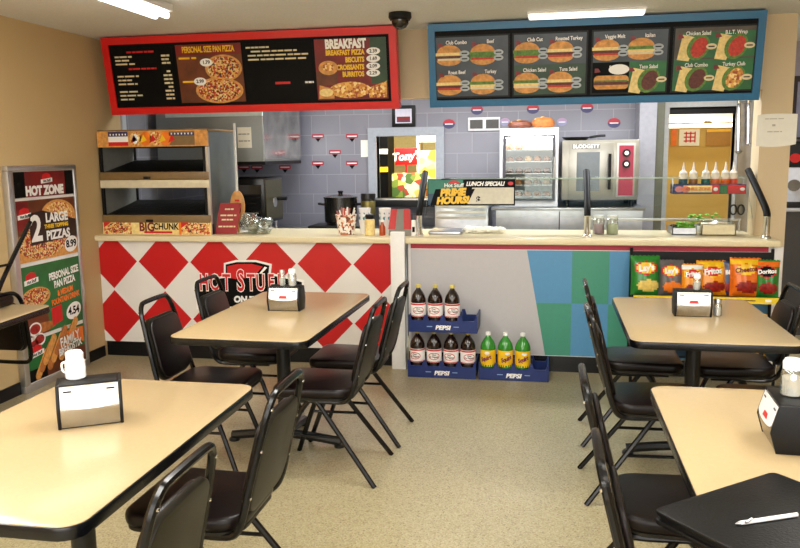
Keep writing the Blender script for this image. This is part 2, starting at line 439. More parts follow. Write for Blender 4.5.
def wrap(mb, n0, r):
    """bend everything built after vertex n0 (in the XZ plane, depth towards -y) round a cylinder of radius r"""
    mb.bm.verts.ensure_lookup_table()
    for v in mb.bm.verts[n0:]:
        a, d = v.co.x/r, r-v.co.y
        v.co = Vector((d*math.sin(a), -d*math.cos(a), v.co.z))
def strips(mb, fr, a, b, ra, rb, d, m, n=12):
    i = mb.mi(m); prev = None
    for k in range(n+1):
        x = -ra*math.cos(PI*k/n); y = rb*math.sqrt(max(0, 1-(x/ra)**2))+1e-5
        cur = (mb.bm.verts.new(fr.p(a+x, b-y, d)), mb.bm.verts.new(fr.p(a+x, b+y, d)))
        if prev:
            f = mb.bm.faces.new((prev[0], cur[0], cur[1], prev[1])); f.material_index = i
        prev = cur
def pxz(pts, Y):
    return [(p.x, p.z) for p in (at(x, y, Y) for x, y in pts)]
def dashes(mb, fr, a0, a1, b, h, d, m, words=3):
    """a line of print too small to read: word-long strokes"""
    L = a1-a0; x = a0
    while x < a1-.01:
        wlen = min(a1-x, random.uniform(.5, 1.4)*L/words)
        mb.rect(fr, x, b-h/2, x+wlen*.86, b+h/2, d, m); x += wlen

# ================================================================ service counter
CT0, CT1 = .945, .988
CTOP = mat('counter_laminate', (226, 212, 172), .3, var=.05, scale=120)
pc = at(114, 263, YC); pe = at(355, 264, YC)
c1 = at(163.5, 262.5, YC).x; c5 = at(381, 264, YC).x
PW = (c5-c1)/4; zc = at(250, 263, YC).z; PH = 2*(zc-at(250, 292, YC).z)
DIA = diamond_mat(c1, zc, PW, PH)
lx0, lx1 = XL+.003, -1.14
t = thing('counter_cabinet', 'counter cabinet with red and white diamond front below the pizza warmer', 'counter', (-2.3, YC+.3, 0))
b = MB(); b.box((lx0, YC, .12), (lx1, YC+.025, CT0), DIA); fp = part('front_panel', b, t)
fp.data.transform(Matrix.Translation(Vector(t.location))); fp.location = -Vector(t.location)       # keep world object coordinates for the pattern
b = MB(); b.box((lx0, YC+.025, 0), (lx1, YC+.62, CT0), WHITE); part('body', b, t)
b = MB(); b.box((lx0+.012, YC+.005, 0), (lx1, YC+.024, .119), BLACK); part('kick_plate', b, t)
b = MB(); fr = XZ(0, YC, 0)
sh = pxz([(195, 280), (224, 276), (224, 263), (236, 260), (256, 260), (272, 264), (271, 273), (304, 280), (305, 307), (197, 309)], YC)
b.prism(sh, fr, .001, .004, WHT)
sh = pxz([(197.5, 282), (226, 277.5), (226, 264.5), (237, 262), (256, 262), (269.5, 265.5), (268.5, 274.5), (302, 282), (303, 305), (199, 307)], YC)
b.prism(sh, fr, .004, .006, INK)
b.prism(pxz([(227.5, 277), (227.5, 266), (238, 263.8), (252, 263.8), (263, 266.5), (256, 274), (246, 278), (236, 279)], YC), fr, .006, .008, RED)
b.flat(pxz([(265, 266.5), (267.5, 267.5), (262, 273.5), (259.5, 273.5)], YC), fr, .0075, WHT)
for st, px, sz in (('H', 204.5, .18), ('O', 215.5, .175), ('T', 227, .18), ('S', 241, .235), ('T', 251.5, .18), ('U', 261, .175), ('F', 271.5, .18), ('F', 281, .18)):
    p = at(px, 281.5 if st == 'S' else 283, YC)
    b.text(fr, st, p.x, p.z, sz, .009, WHT, bold=.011, sx=.60); b.text(fr, st, p.x, p.z, sz, .011, RED, bold=.003, sx=.60)
p = at(257, 299.8, YC); b.text(fr, 'ON THE GO', p.x, p.z, .068, .009, WHT, bold=.004, shear=.1)
part('logo_sign', b, t, label='red and black logo sign reading HOT STUFF ON THE GO')

rx0, rx1 = -1.02, 1.52
t = thing('counter_cabinet', 'counter cabinet with grey, blue and green front behind the soda bottles', 'counter', (.25, YC+.3, 0))
GREYP = mat('grey_panel', (190, 188, 190), .4, var=.015); BLUEP = mat('blue_panel', (84, 146, 190), .4, var=.02); GREENP = mat('green_panel', (66, 146, 122), .4, var=.02)
b = MB(); b.box((rx0, YC+.004, .12), (rx1, YC+.028, CT0), WHITE)
fr = XZ(0, YC+.004, 0); z0, z1, zm = .125, .90, .515
xa, xb = at(527, 249, YC+.004).x, at(545, 354, YC+.004).x; xm = (xa+xb)/2
b.rect(fr, rx0+.02, z0, xb, z1, .001, GREYP)
g = at(572, 270, YC+.02).x; h = at(609, 270, YC+.02).x
b.flat(((xm, zm), (g, zm), (g, z1), (xa, z1)), fr, .002, BLUEP); b.flat(((xb, z0), (g, z0), (g, zm), (xm, zm)), fr, .002, GREENP)
b.rect(fr, g, zm, h, z1, .002, GREENP); b.rect(fr, g, z0, h, zm, .002, BLUEP)
b.rect(fr, h, zm, rx1, z1, .002, BLUEP); b.rect(fr, h, z0, h+.26, zm, .002, GREENP); b.rect(fr, h+.26, z0, rx1, zm, .002, BLUEP)
b.rect(fr, rx0+.02, .905, rx1-.03, .94, .003, mat('crimson_stripe', (176, 22, 50), .4)); part('front_panel', b, t)
b = MB(); b.box((rx0, YC+.0285, 0), (1.47, YC+.62, CT0), WHITE); part('body', b, t)
b = MB(); b.box((rx0, YC+.012, 0), (rx1, YC+.028, .119), mat('black_kick', (9, 9, 11), .25)); part('kick_plate', b, t)
b = MB(); b.prism(((lx0, YC-.05), (rx1+.03, YC-.05), (rx1+.03, YH-.004), (1.47, YH-.004), (1.47, YC+.66), (lx0, YC+.66)), Fr((0, 0, 0), (1, 0, 0), (0, 1, 0)), CT0, CT1, CTOP, .006)
solo('countertop', b, 'long cream countertop running over both counter cabinets', 'countertop', loc=(0, YC, CT0))
b = MB(); b.box((-1.135, YC-.09, 0), (-1.03, YC-.052, 1.035), WHITE, .004)
solo('counter_post', b, 'narrow white upright board dividing the diamond front from the grey front', 'post', loc=(-1.08, YC-.07, 0))
b = MB(); b.box((1.5225, YC+.0, 0), (1.585, YC+.028, CT0-.004), WHITE, .003)
solo('counter_post', b, 'narrow white upright at the counter end beside the chip rack', 'post', loc=(1.55, YC+.01, 0))

# ================================================================ menu boards
def board(name, label, x0, x1, z0, z1, yb, yt, mframe, side):
    t = thing(name, label, 'menu board', ((x0+x1)/2, yb, z0))
    fr = Fr((x0, yb, z0), (1, 0, 0), (0, yt-yb, z1-z0)); W = x1-x0; Hh = math.hypot(z1-z0, yt-yb)
    b = MB(); k = side
    for lo, hi in (((0, 0), (W, k)), ((0, Hh-k), (W, Hh)), ((0, k), (k, Hh-k)), ((W-k, k), (W, Hh-k))):
        b.prism(((lo[0], lo[1]), (hi[0], lo[1]), (hi[0], hi[1]), (lo[0], hi[1])), fr, -.09, 0, mframe)
    part('frame', b, t)
    b = MB(); b.prism(((k, k), (W-k, k), (W-k, Hh-k), (k, Hh-k)), fr, -.08, -.012, INK); part('backing', b, t)
    return t, fr, W, Hh

t, fr, W, Hh = board('menu_board', 'red framed pizza and breakfast menu board over the counter', at(112, 115, 5.88).x, at(399, 100, 5.88).x, at(250, 112, 5.88).z, 2.518, 5.88, 5.78, REDF, .055)
def onb(px, py):       # photograph pixel -> (a, b) on this board's plane
    d = at(px, py, 1.0) - Vector((0, 0, H)); o = Vector((0, 0, H)); s = (fr.o-o).dot(fr.n)/d.dot(fr.n); p = o+d*s-fr.o
    return p.dot(fr.u), p.dot(fr.v)
D = -.010
def panel(q0, q1, m):   # px corners (left, top) (right, bottom) taken at mid height
    a0, b1 = q0; a1, b0 = q1
    b = MB(); b.prism(((a0, b0), (a1, b0), (a1, b1), (a0, b1)), fr, -.011, -.008, m); return b
pb0, pb1 = .085, Hh-.085
a0, a1 = .075, onb(174, 75)[0]
b = panel((a0, pb1), (a1, pb0), INK); d = -.006; w_ = a1-a0
rows = [(.93, 1), (.85, 0), (.785, 0), (.72, 0), (.63, 1), (.50, 0), (.43, 0), (.36, 0), (.22, 0), (.15, 0), (.08, 0)]
for v, red in rows:
    z = pb0+(pb1-pb0)*v
    if red: dashes(b, fr, a0+w_*.25, a0+w_*.72, z, .014, d, RED, 4)
    else:
        dashes(b, fr, a0+w_*.04, a0+w_*random.uniform(.28, .44), z, .012, d, CRM, 2)
        dashes(b, fr, a0+w_*.82, a0+w_*.97, z, .014, d, CRM, 1.5)
for v in (.57, .29): dashes(b, fr, a0+w_*.88, a0+w_*.97, pb0+(pb1-pb0)*v, .014, d, CRM, 1)
part('menu_panel', b, t, label='black panel of small printed prices')
a0, a1 = onb(178, 75)[0], onb(243, 75)[0]; w_ = a1-a0
b = panel((a0, pb1+.01), (a1, pb0-.005), BROWN); am = (a0+a1)/2
b.rect(fr, a0, pb1-.07, a1, pb1+.01, -.0075, DRED)
b.text(fr, 'PERSONAL SIZE PAN PIZZA', am, pb1-.03, .062, -.006, YEL, bold=.002, sx=.56)
dashes(b, fr, a0+.02, a0+.17, pb1-.09, .014, -.006, YEL, 1.5); dashes(b, fr, a0+.03, a0+.15, pb0+.155, .014, -.006, YEL, 1)
def pizza(mb, fr, a, bb, ra, rb, d):
    mb.disc(fr, a, bb, ra, rb, d, BUN, seg=26); mb.disc(fr, a, bb, ra*.88, rb*.86, d+.001, PIZZA, seg=26)
pizza(b, fr, a1-.155, pb0+.25, .15, .10, -.007); pizza(b, fr, a1-.205, pb0+.085, .195, .098, -.005)
for (px, py, s) in ((206, 62.5, '1.79'), (200, 81.5, '2.99')):
    x, y = onb(px, py); b.disc(fr, x, y, .052, .03, -.0035, WHT); b.text(fr, s, x, y, .036, -.002, INK, bold=.001)
part('menu_panel', b, t, label='pan pizza panel with two pizzas')
a0, a1 = onb(246, 75)[0], onb(314, 75)[0]; w_ = a1-a0
b = panel((a0, pb1), (a1, pb0), INK)
for v, l, r_ in ((.93, .03, .38), (.86, .10, .80), (.79, .05, .95), (.72, .05, .92)):
    dashes(b, fr, a0+w_*l, a0+w_*r_, pb0+(pb1-pb0)*v, .012, -.006, CRM, 6)
dashes(b, fr, a0+w_*.42, a0+w_*.68, pb0+(pb1-pb0)*.30, .018, -.006, RED, 1); dashes(b, fr, a0+w_*.86, a0+w_*.99, pb0+(pb1-pb0)*.30, .014, -.006, WHT, 2)
part('menu_panel', b, t, label='black panel of small white print')
a0, a1 = onb(316, 75)[0], onb(387, 75)[0]; w_ = a1-a0; am = (a0+a1)/2
b = panel((a0, pb1+.01), (a1, pb0-.01), DRED)
b.rect(fr, a0+w_*.78, pb0+.1, a1, pb1+.01, -.0078, DGRN); b.rect(fr, a0, pb0+.10, a0+w_*.3, pb0+.2, -.0078, BROWN)
x, y = onb(345, 44.2); b.text(fr, 'BREAKFAST', x, y, .088, -.006, WHT, bold=.005, sx=.68)
for st, px, py, pr in (('BREAKFAST PIZZA', 364, 52, '2.39'), ('BISCUITS', 364, 59.5, '1.69'), ('CROISSANTS', 364, 67, '2.09'), ('BURRITOS', 364, 74, '2.29')):
    x, y = onb(px, py); b.text(fr, st, x, y, .05, -.006, YEL, 'RIGHT', bold=.0025, sx=.72)
    x, y = onb(373, py-1); b.disc(fr, x, y, .052, .026, -.006, WHT); b.text(fr, pr, x, y, .034, -.0045, INK, bold=.0008)
x, y = onb(328, 68); b.disc(fr, x, y, .075, .052, -.006, BUN); b.disc(fr, x, y+.005, .045, .028, -.005, FOOD)
x, y = onb(350, 90); b.disc(fr, x, y, .16, .06, -.006, FOOD); b.flat(((a0+.01, pb0), (a0+.13, pb0), (a0+.13, pb0+.07), (a0+.02, pb0+.1)), fr, -.0065, BUN)
b.disc(fr, a0+.07, pb0+.045, .055, .03, -.005, CHEE); b.flat(((a1-.14, pb0), (a1-.01, pb0), (a1-.005, pb0+.12), (a1-.15, pb0+.07)), fr, -.005, FOOD)
part('menu_panel', b, t, label='breakfast price panel')

t, fr, W, Hh = board('menu_board', 'blue framed sandwich and wrap menu board over the counter', at(430, 105, 5.88).x, at(759, 101, 5.88).x, at(590, 104, 5.88).z, 2.515, 5.88, 5.78, BLUEF, .05)
def burger(mb, fr, a, bb, s, k):
    fill = (MEAT, LETT, MEAT, CHEE)[k % 4]
    mb.disc(fr, a, bb+.012*s, .075*s, .05*s, -.005, BUN, 0, 180, 12)
    mb.rect(fr, a-.078*s, bb-.028*s, a+.078*s, bb+.012*s, -.0055, fill); mb.rect(fr, a-.082*s, bb-.002*s, a+.08*s, bb+.016*s, -.0045, LETT if k % 2 else CHEE)
    mb.rect(fr, a-.07*s, bb-.03*s, a+.07*s, bb-.018*s, -.004, TOMA if k % 3 else CRM)
    mb.disc(fr, a, bb-.028*s, .076*s, .034*s, -.005, BUN, 180, 360, 10)
def wrapfood(mb, fr, a, bb, s, k):
    mb.flat(((a-.085*s, bb-.07*s), (a-.02*s, bb-.08*s), (a+.03*s, bb+.05*s), (a-.06*s, bb+.07*s)), fr, -.0058, CHEE)
    mb.disc(fr, a+.03*s, bb-.005, .06*s, .075*s, -.005, LETT, rot=-.5); mb.disc(fr, a+.035*s, bb-.005, .042*s, .06*s, -.004, (TOMA, MEAT, FOOD, TOMA)[k % 4], rot=-.5)
names = (('Club Combo', 'Beef', 'Roast Beef', 'Turkey'), ('Club Cut', 'Roasted Turkey', 'Chicken Salad', 'Tuna Salad'), ('Veggie Melt', 'Italian', 'Sub 6', 'Taco Salad'), ('Chicken Salad', 'B.L.T. Wrap', 'Club Combo', 'Turkey Club'))
cuts = ((436, 508), (514, 586), (593, 667), (674, 754))
zt = Hh-.095; zb_ = .075
for i, (p0, p1) in enumerate(cuts):
    a0 = onb(p0, 60)[0]; a1 = onb(p1, 60)[0]; w_ = a1-a0; hm = (zt+zb_)/2
    b = MB(); b.prism(((a0-.012, zb_-.012), (a1+.012, zb_-.012), (a1+.012, zt+.012), (a0-.012, zt+.012)), fr, -.011, -.0095, BLACK)
    b.rect(fr, a0, hm, a1, zt, -.0085, SLATE if i < 3 else mat('taupe_print', (74, 66, 52), .4, var=.3, scale=8))
    b.rect(fr, a0, zb_, a1, hm, -.0085, (SLATE, DGRN, INK, GRN)[i])
    if i in (2, 3): b.rect(fr, (a0+a1)/2, zb_, a1, hm, -.0083, GRN)
    if i == 3: b.rect(fr, a0+w_*.1, hm+.01, a1, zt-.03, -.0083, GRN)
    for k in range(4):
        cx = a0+w_*(.23 if k % 2 == 0 else .70); cz = zb_+(zt-zb_)*(.70 if k < 2 else .20)
        wr = i == 3 or (i == 2 and k == 3)
        if i == 2 and k == 2:
            b.prism(rrect(a0+.01, cz-.06, a0+w_*.5, cz+.035, .03), fr, -.0085, -.006, BUN); b.rect(fr, a0+.01, cz-.03, a0+w_*.5, cz-.005, -.005, MEAT)
            b.rect(fr, a0+.01, cz-.008, a0+w_*.48, cz+.002, -.0045, LETT); b.disc(fr, a0+w_*.36, cz+.075, .07, .035, -.005, WHT)
        else:
            (wrapfood if wr else burger)(b, fr, cx-.025*(not wr), cz, 1.18, i+k)
            for dz in ((.0,) if wr else (.012, -.026)):
                ex = cx+(.12 if wr else .088); b.disc(fr, ex, cz+dz, .035, .02, -.0035, CRM if wr else mat('grey_oval', (170, 180, 186), .4)); b.rect(fr, ex-.02, cz+dz-.004, ex+.02, cz+dz+.004, -.0028, INK)
        b.flat(((cx-.1, cz+.055), (cx-.06, cz+.06), (cx-.075, cz+.085), (cx-.1, cz+.085)), fr, -.005, DRED)
        b.text(fr, names[i][k], cx+.03, cz+.088, .036, -.004, WHT, bold=.0006, sx=.8)
    part('menu_panel', b, t, label=('screen of four burgers on slate', 'screen of four sandwiches on slate and green', 'screen of sandwiches and a long sub roll', 'green screen of four wraps')[i])

# dome camera, ceiling lights
p = at(400, 14, 5.35)
t = thing('security_camera', 'black dome security camera on ceiling above end of red board', 'camera', (p.x, 5.35, CEIL))
b = MB(); b.lathe([(.075, -.001), (.078, -.03), (.066, -.05)], BLACK, (p.x, 5.35, CEIL)); part('housing', b, t)
b = MB(); b.lathe([(.058, -.045), (.056, -.07), (.04, -.095), (.015, -.107), (.002, -.108)], mat('smoked_dome', (10, 10, 12), .08, coat=.6), (p.x, 5.35, CEIL)); part('dome', b, t)
p = at(155, 17, Z=2.46); q = at(167, 14, Z=2.46); xf = (p.x+q.x)/2; ye = p.y-.02
t = thing('ceiling_light', 'bare twin tube ceiling light near the beige side wall', 'light', (xf, ye-.6, CEIL))
b = MB(); b.box((xf-.075, ye-1.22, CEIL-.05), (xf+.075, ye, CEIL-.001), WHITE, .006); part('housing', b, t)
for s in (-1, 1):
    b = MB(); b.cyl((xf+s*.038, ye-1.2, CEIL-.07), (xf+s*.038, ye-.02, CEIL-.07), .019, TUBELIGHT); part('fluorescent_tube', b, t)
pa = at(527, 18.5, Z=2.485); pb_ = at(646, 14.5, Z=2.485); yn = pa.y-.012; pa.y += .09; pb_.y = pa.y
t = thing('ceiling_light', 'flat white ceiling light just above the blue menu board', 'light', ((pa.x+pb_.x)/2, pa.y-.1, CEIL))
b = MB(); b.box((pa.x, yn, CEIL-.018), (pb_.x, pa.y, CEIL-.001), WHITE); part('housing', b, t)
b = MB(); b.box((pa.x+.01, yn+.01, CEIL-.045), (pb_.x-.01, pa.y-.005, CEIL-.018), mat('lit_cover', (255, 252, 244), .5, emit=1.6, var=0), .008); part('diffuser', b, t)

# ================================================================ tables
def table(x0, x1, y0, y1, label, rz=0.0, col=True):
    cx, cy = (x0+x1)/2, (y0+y1)/2; W2, L2 = (x1-x0)/2, (y1-y0)/2
    t = thing('dining_table', label, 'table', (cx, cy, 0), rz, 'cream topped dining tables')
    fr = Fr((0, 0, 0), (1, 0, 0), (0, 1, 0))
    b = MB(); b.prism(rrect(-W2+.004, -L2+.004, W2-.004, L2-.004, .06, 7), fr, .715, .75, LAM, .002); top = part('tabletop', b, t, False)
    b = MB(); o = rrect(-W2, -L2, W2, L2, .064, 7); b.prism(o, fr, .712, .7475, EDGE, .005); part('edge_band', b, top, False)
    b = MB(); b.cyl((0, 0, .04), (0, 0, .70), .038, IRON, seg=18); b.lathe([(.055, .05), (.055, .07), (.038, .10)], IRON); part('column', b, t, False)
    b = MB(); b.box((-.24, -.03, .695), (.24, .03, .714), IRON); b.box((-.03, -.3, .696), (.03, .3, .713), IRON); part('top_plate', b, t, False)
    b = MB()
    for a in range(4):
        c, s = math.cos(a*PI/2), math.sin(a*PI/2); L = .32
        b.tube([(0, 0, .062), (c*L*.5, s*L*.5, .05), (c*L, s*L, .03)], .026, IRON, smooth=3); b.lathe([(.03, 0), (.03, .012), (.018, .024)], IRON, (c*L*.97, s*L*.97, 0), seg=12)
    part('base', b, t, False); return t
T1 = table(-1.82, -1.063, 1.54, 2.71, 'table at front nearest the camera with white shaker on dispenser')
T2 = table(-1.775, -1.075, 3.385, 4.68, 'table in front of the red and white diamond counter', R(-1))
T3 = table(.372, 1.13, 1.70, 2.915, 'table holding the black portfolio')
T4 = table(.377, 1.125, 3.605, 4.735, 'table in front of the chip rack')
T5 = table(-3.46, -2.815, 2.95, 4.07, 'table beside the pizza poster with an upturned chair on it', R(3))

# ================================================================ chairs
def make_chair(label):
    t = thing('dining_chair', label, 'chair', (0, 0, 0), 0, 'black vinyl dining chairs')
    by = lambda z: -.205-(z-.46)*.25             # back leans away
    # seat
    fr = Fr((0, 0, 0), (1, 0, 0), (0, 1, 0))
    o = []
    for x, y in rrect(-.205, -.20, .205, .21, .09, 6, (.09, .09, .07, .07)):
        k = .92+.08*(y+.2)/.41; o.append((x*k, y))
    b = MB(); b.prism(o, fr, .425, .475, VINYL, .018, 3); st = part('seat', b, t, False)
    b = MB(); b.prism([(x*.97, y*.97) for x, y in o], fr, .415, .427, SHELL); part('seat_pan', b, st, False)
    # back
    fb = Fr((0, by(.46), .46), (1, 0, 0), (0, by(.86)-by(.46), .40))
    b = MB(); ob = rrect(-.178, .015, .178, .335, .05, 6, (.085, .085, .055, .055))
    ob = [(x*(1-.15*(y/.4)), y+(.012*(1-(x/.178)**2) if y > .2 else 0)) for x, y in ob]
    b.prism(ob, fb, -.012, .012, SHELL, .006)
    bk = part('backrest', b, t, False)
    b = MB(); b.prism([(x*.94, .175+(y-.175)*.94) for x, y in ob], fb, -.03, -.011, VINYL, .009, 2); part('back_cushion', b, bk, False)
    # tube: up one side, over the handle and down the other, running on under the seat
    P = []
    for s in (-1, 1):
        side = [(s*.165, .13, .408), (s*.168, 0, .408), (s*.172, -.13, .408), (s*.18, by(.46)+.025, .425), (s*.19, by(.48), .48), (s*.185, by(.60), .60), (s*.171, by(.74), .74), (s*.160, by(.82), .82), (s*.135, by(.862), .862), (s*.09, by(.874), .874)]
        P += side if s < 0 else side[::-1]
    b = MB(); b.tube(P, .0125, TUBE, 8, 4); fm = part('back_frame', b, t, False)
    for s in (-1, 1):
        for z in (.55, .70, .83):
            b = MB(); xs = s*(.188 if z < .6 else .176 if z < .8 else .157)
            b.blob((xs, by(z)-.011, z), .006, CHROME, sub=1); part('screw', b, fm, False)
    for s in (-1, 1):
        b = MB(); b.tube([(s*.168, .02, .408), (s*.178, .09, .30), (s*.20, .20, .0)], .013, TUBE, 8, 3); part('leg', b, t, False)
        b = MB(); b.tube([(s*.168, -.02, .408), (s*.178, -.11, .28), (s*.215, -.315, .0)], .013, TUBE, 8, 3); part('leg', b, t, False)
        b = MB(); b.cyl((s*.182, .115, .235), (s*.188, -.145, .235), .008, TUBE, seg=8); part('stretcher', b, t, False)
    for yy in (.09, -.10): b = MB(); b.cyl((-.166, yy, .407), (.166, yy, .407), .009, TUBE, seg=8); part('seat_rail', b, t, False)
    return t
CHAIRS = [  # x, y, facing (degrees, 0 = towards the counter, 90 = towards the left wall)
    (-1.12, 3.74, 90, 'black chair at the diamond counter table, on its soda bottle side, nearer the camera'),
    (-1.10, 4.28, 90, 'black chair at the diamond counter table, on its soda bottle side, next to the counter'),
    (-1.69, 3.70, -90, 'black chair at the diamond counter table, poster side, nearer the camera'),
    (-1.70, 4.36, -90, 'black chair in front of the logo sign, poster side of its table'),
    (-1.13, 2.36, 90, 'black chair at the nearest cream table, tucked at its far corner'),
    (-1.145, 1.665, 90, 'black chair closest to the camera, at the nearest cream table'),
    (.52, 4.45, -90, 'black chair at the chip rack table, nearest the green and blue panel'),
    (.50, 3.72, -88, 'black chair at the chip rack table, soda bottle side, nearer the camera'),
    (.43, 2.57, -90, 'black chair whose seat shows just behind the black portfolio'),
    (.44, 1.92, -90, 'black chair beside the black portfolio, cut by the picture bottom'),
    (.99, 4.42, 90, 'black chair at the chip rack table with its back to the beige pier'),
    (1.02, 3.75, 90, 'black chair mostly hidden under the chip rack table, away from the bottles'),
]
C0 = make_chair(CHAIRS[0][3]); C0.location = CHAIRS[0][:2]+(0,); C0.rotation_euler = (0, 0, R(CHAIRS[0][2]))
for x, y, a, lab in CHAIRS[1:]: again(C0, lab, (x, y, 0), R(a))
up = again(C0, 'black chair turned upside down on the table beside the pizza poster', (-3.275, 3.915, .75+.4755), 0)
up.rotation_euler = (PI, 0, 0)

# ================================================================ on the tables
def make_dispenser(label, redlabel=True):
    t = thing('napkin_dispenser', label, 'napkin dispenser', (0, 0, 0), 0, 'napkin dispensers on the tables')
    prof = [(-.05, .0), (-.066, .055), (-.064, .066), (-.046, .132), (.046, .132), (.064, .066), (.066, .055), (.05, 0)]
    fr = Fr((0, 0, 0), (0, 1, 0), (0, 0, 1))       # normal +x
    b = MB(); b.prism(prof, fr, -.092, -.082, BLACK, .002); b.prism(prof, fr, .082, .092, BLACK, .002)
    b.box((-.082, -.045, .124), (.082, .045, .1335), BLACK, .002); b.box((-.082, -.045, 0), (.082, .045, .006), BLACK); part('body', b, t, False)
    for s in (-1, 1):
        b = MB()
        q = [(-.0495, .004), (-.064, .056), (-.0625, .066), (-.0455, .128), (-.042, .128), (-.058, .066), (-.06, .056), (-.046, .004)]
        q = [(y*-s if s > 0 else y, z) for y, z in q]
        if s > 0: q = q[::-1]
        b.prism(q, fr, -.0815, .0815, mat('face_steel', (158, 152, 140), .25, 1, var=.05))
        fp = part('face_plate', b, t, False)
        if s < 0:
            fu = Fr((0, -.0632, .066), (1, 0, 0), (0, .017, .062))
            b = MB(); b.prism([(-.081, .062), (-.081, .012)]+[(.081*math.cos(R(q)), .008-.014*math.sin(R(q))) for q in range(170, 0, -20)]+[(.081, .012), (.081, .062)], fu, .0006, .002, SHW)  # slotted upper plate; its white is the ceiling light's reflection put into colour
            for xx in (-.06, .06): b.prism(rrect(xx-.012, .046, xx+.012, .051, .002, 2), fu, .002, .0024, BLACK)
            part('reflection_plate', b, fp, False, label='upper plate painted white for the ceiling light it reflects')
            if redlabel:
                b = MB(); b.prism(((-.024, .006), (.024, .006), (.018, .021), (-.018, .021)), fu, .0021, .003, RED); part('sticker', b, fp, False, label='small red sticker')
    return t
D0 = make_dispenser('chrome napkin dispenser at the middle of the chip rack table'); D0.location = (.745, 4.235, .7505); D0.rotation_euler = (0, 0, R(-1))
again(D0, 'chrome napkin dispenser carrying salt and pepper shakers, before the logo sign', (-1.425, 4.115, .7505), R(1))
again(D0, 'chrome napkin dispenser turned sideways behind the black portfolio', (.700, 2.365, .7505), R(-93)).scale = (1.06,)*3
d1 = make_dispenser('chrome napkin dispenser with white shaker on it, on the nearest table', False); d1.scale = (1.07,)*3; d1.location = (-1.452, 2.234, .7505); d1.rotation_euler = (0, 0, R(31))

SALT = mat('salt', (236, 232, 226), .8)
def shaker(label, loc, h=.085, r=.02, glass=True, lidm=None, handle=False):
    t = thing('shaker', label, 'shaker', loc)
    b = MB(); b.lathe([(r*.86, 0), (r, .004), (r, h*.55), (r*.9, h*.68), (r*.78, h*.74)], CLEAR if glass else SHW, seg=12); bd = part('jar', b, t, False)
    if glass: b = MB(); b.lathe([(r*.8, .003), (r*.88, h*.5), (r*.3, h*.53)], SALT, seg=12); part('filling', b, bd, False)
    b = MB(); b.lathe([(r*.88, h*.72), (r*.9, h*.9), (r*.7, h*.99), (r*.2, h)], lidm or SHW, seg=12); part('lid', b, t, False)
    if handle: b = MB(); b.tube([(-r*.95, 0, h*.58), (-r*1.5, 0, h*.5), (-r*1.45, 0, h*.25), (-r*.95, 0, h*.15)], r*.12, SHW, 6, 3); part('handle', b, t, False)
    return t
zt_ = .7505+.1337
shaker('white ceramic sugar shaker on the nearest napkin dispenser', (-1.498, 2.235, .7505+.1337*1.07), .092, .0315, False, None, True)
shaker('slim salt shaker on the dispenser before the logo sign', (-1.445, 4.115, zt_), .09, .0175, True, ALU)
shaker('wider white capped shaker beside the slim salt shaker', (-1.39, 4.125, zt_), .095, .024, True)
shaker('white capped salt shaker on the chip rack table dispenser', (.765, 4.235, zt_), .085, .02, True)
shaker('glass pepper shaker standing beside the chip rack table dispenser', (.872, 4.235, .7505), .09, .021, True, ALU)
shaker('white capped glass shaker on the sideways dispenser', (.705, 2.38, .7505+.1337*1.06), .11, .032, True)

ang = math.radians(39.6)
t = thing('portfolio', 'black zipped portfolio overhanging the corner of the front table', 'portfolio', (.515, 1.80, .7505), ang)
b = MB(); fr = Fr((0, 0, 0), (1, 0, 0), (0, 1, 0))
LEA = mat('black_leather', (14, 13, 13), .42, spec=.25, var=.2, bump=.15, scale=140)
b.prism(rrect(-.215, -.16, .215, .16, .02), fr, 0, .013, LEA, .005); part('back_cover', b, t, False)
b = MB(); b.prism(rrect(-.208, -.153, .208, .153, .02), fr, .0132, .022, BLACK); part('zip_edge', b, t, False)
b = MB(); b.prism(rrect(-.215, -.16, .215, .16, .02), fr, .0222, .034, LEA, .005); part('front_cover', b, t, False)
p = at(740, 523, Z=.79); q = at(797, 514.5, Z=.79)
t = thing('pen', 'white pen lying on the black portfolio', 'pen', ((p.x+q.x)/2, (p.y+q.y)/2, .7905))
b = MB(); b.cyl(p, q, .0048, SHW, seg=10); part('barrel', b, t)
b = MB(); d = (p-q).normalized(); b.cyl(p, p+d*.012, .0048, ALU, .001, 10); part('tip', b, t)
b = MB(); sdv = Vector((d.y, -d.x, 0)); b.tube([p-d*.03+Vector((0, 0, .006)), p-d*.005+sdv*-.012+Vector((0, 0, .006))], .003, ALU, 6, 1); part('clip', b, t)

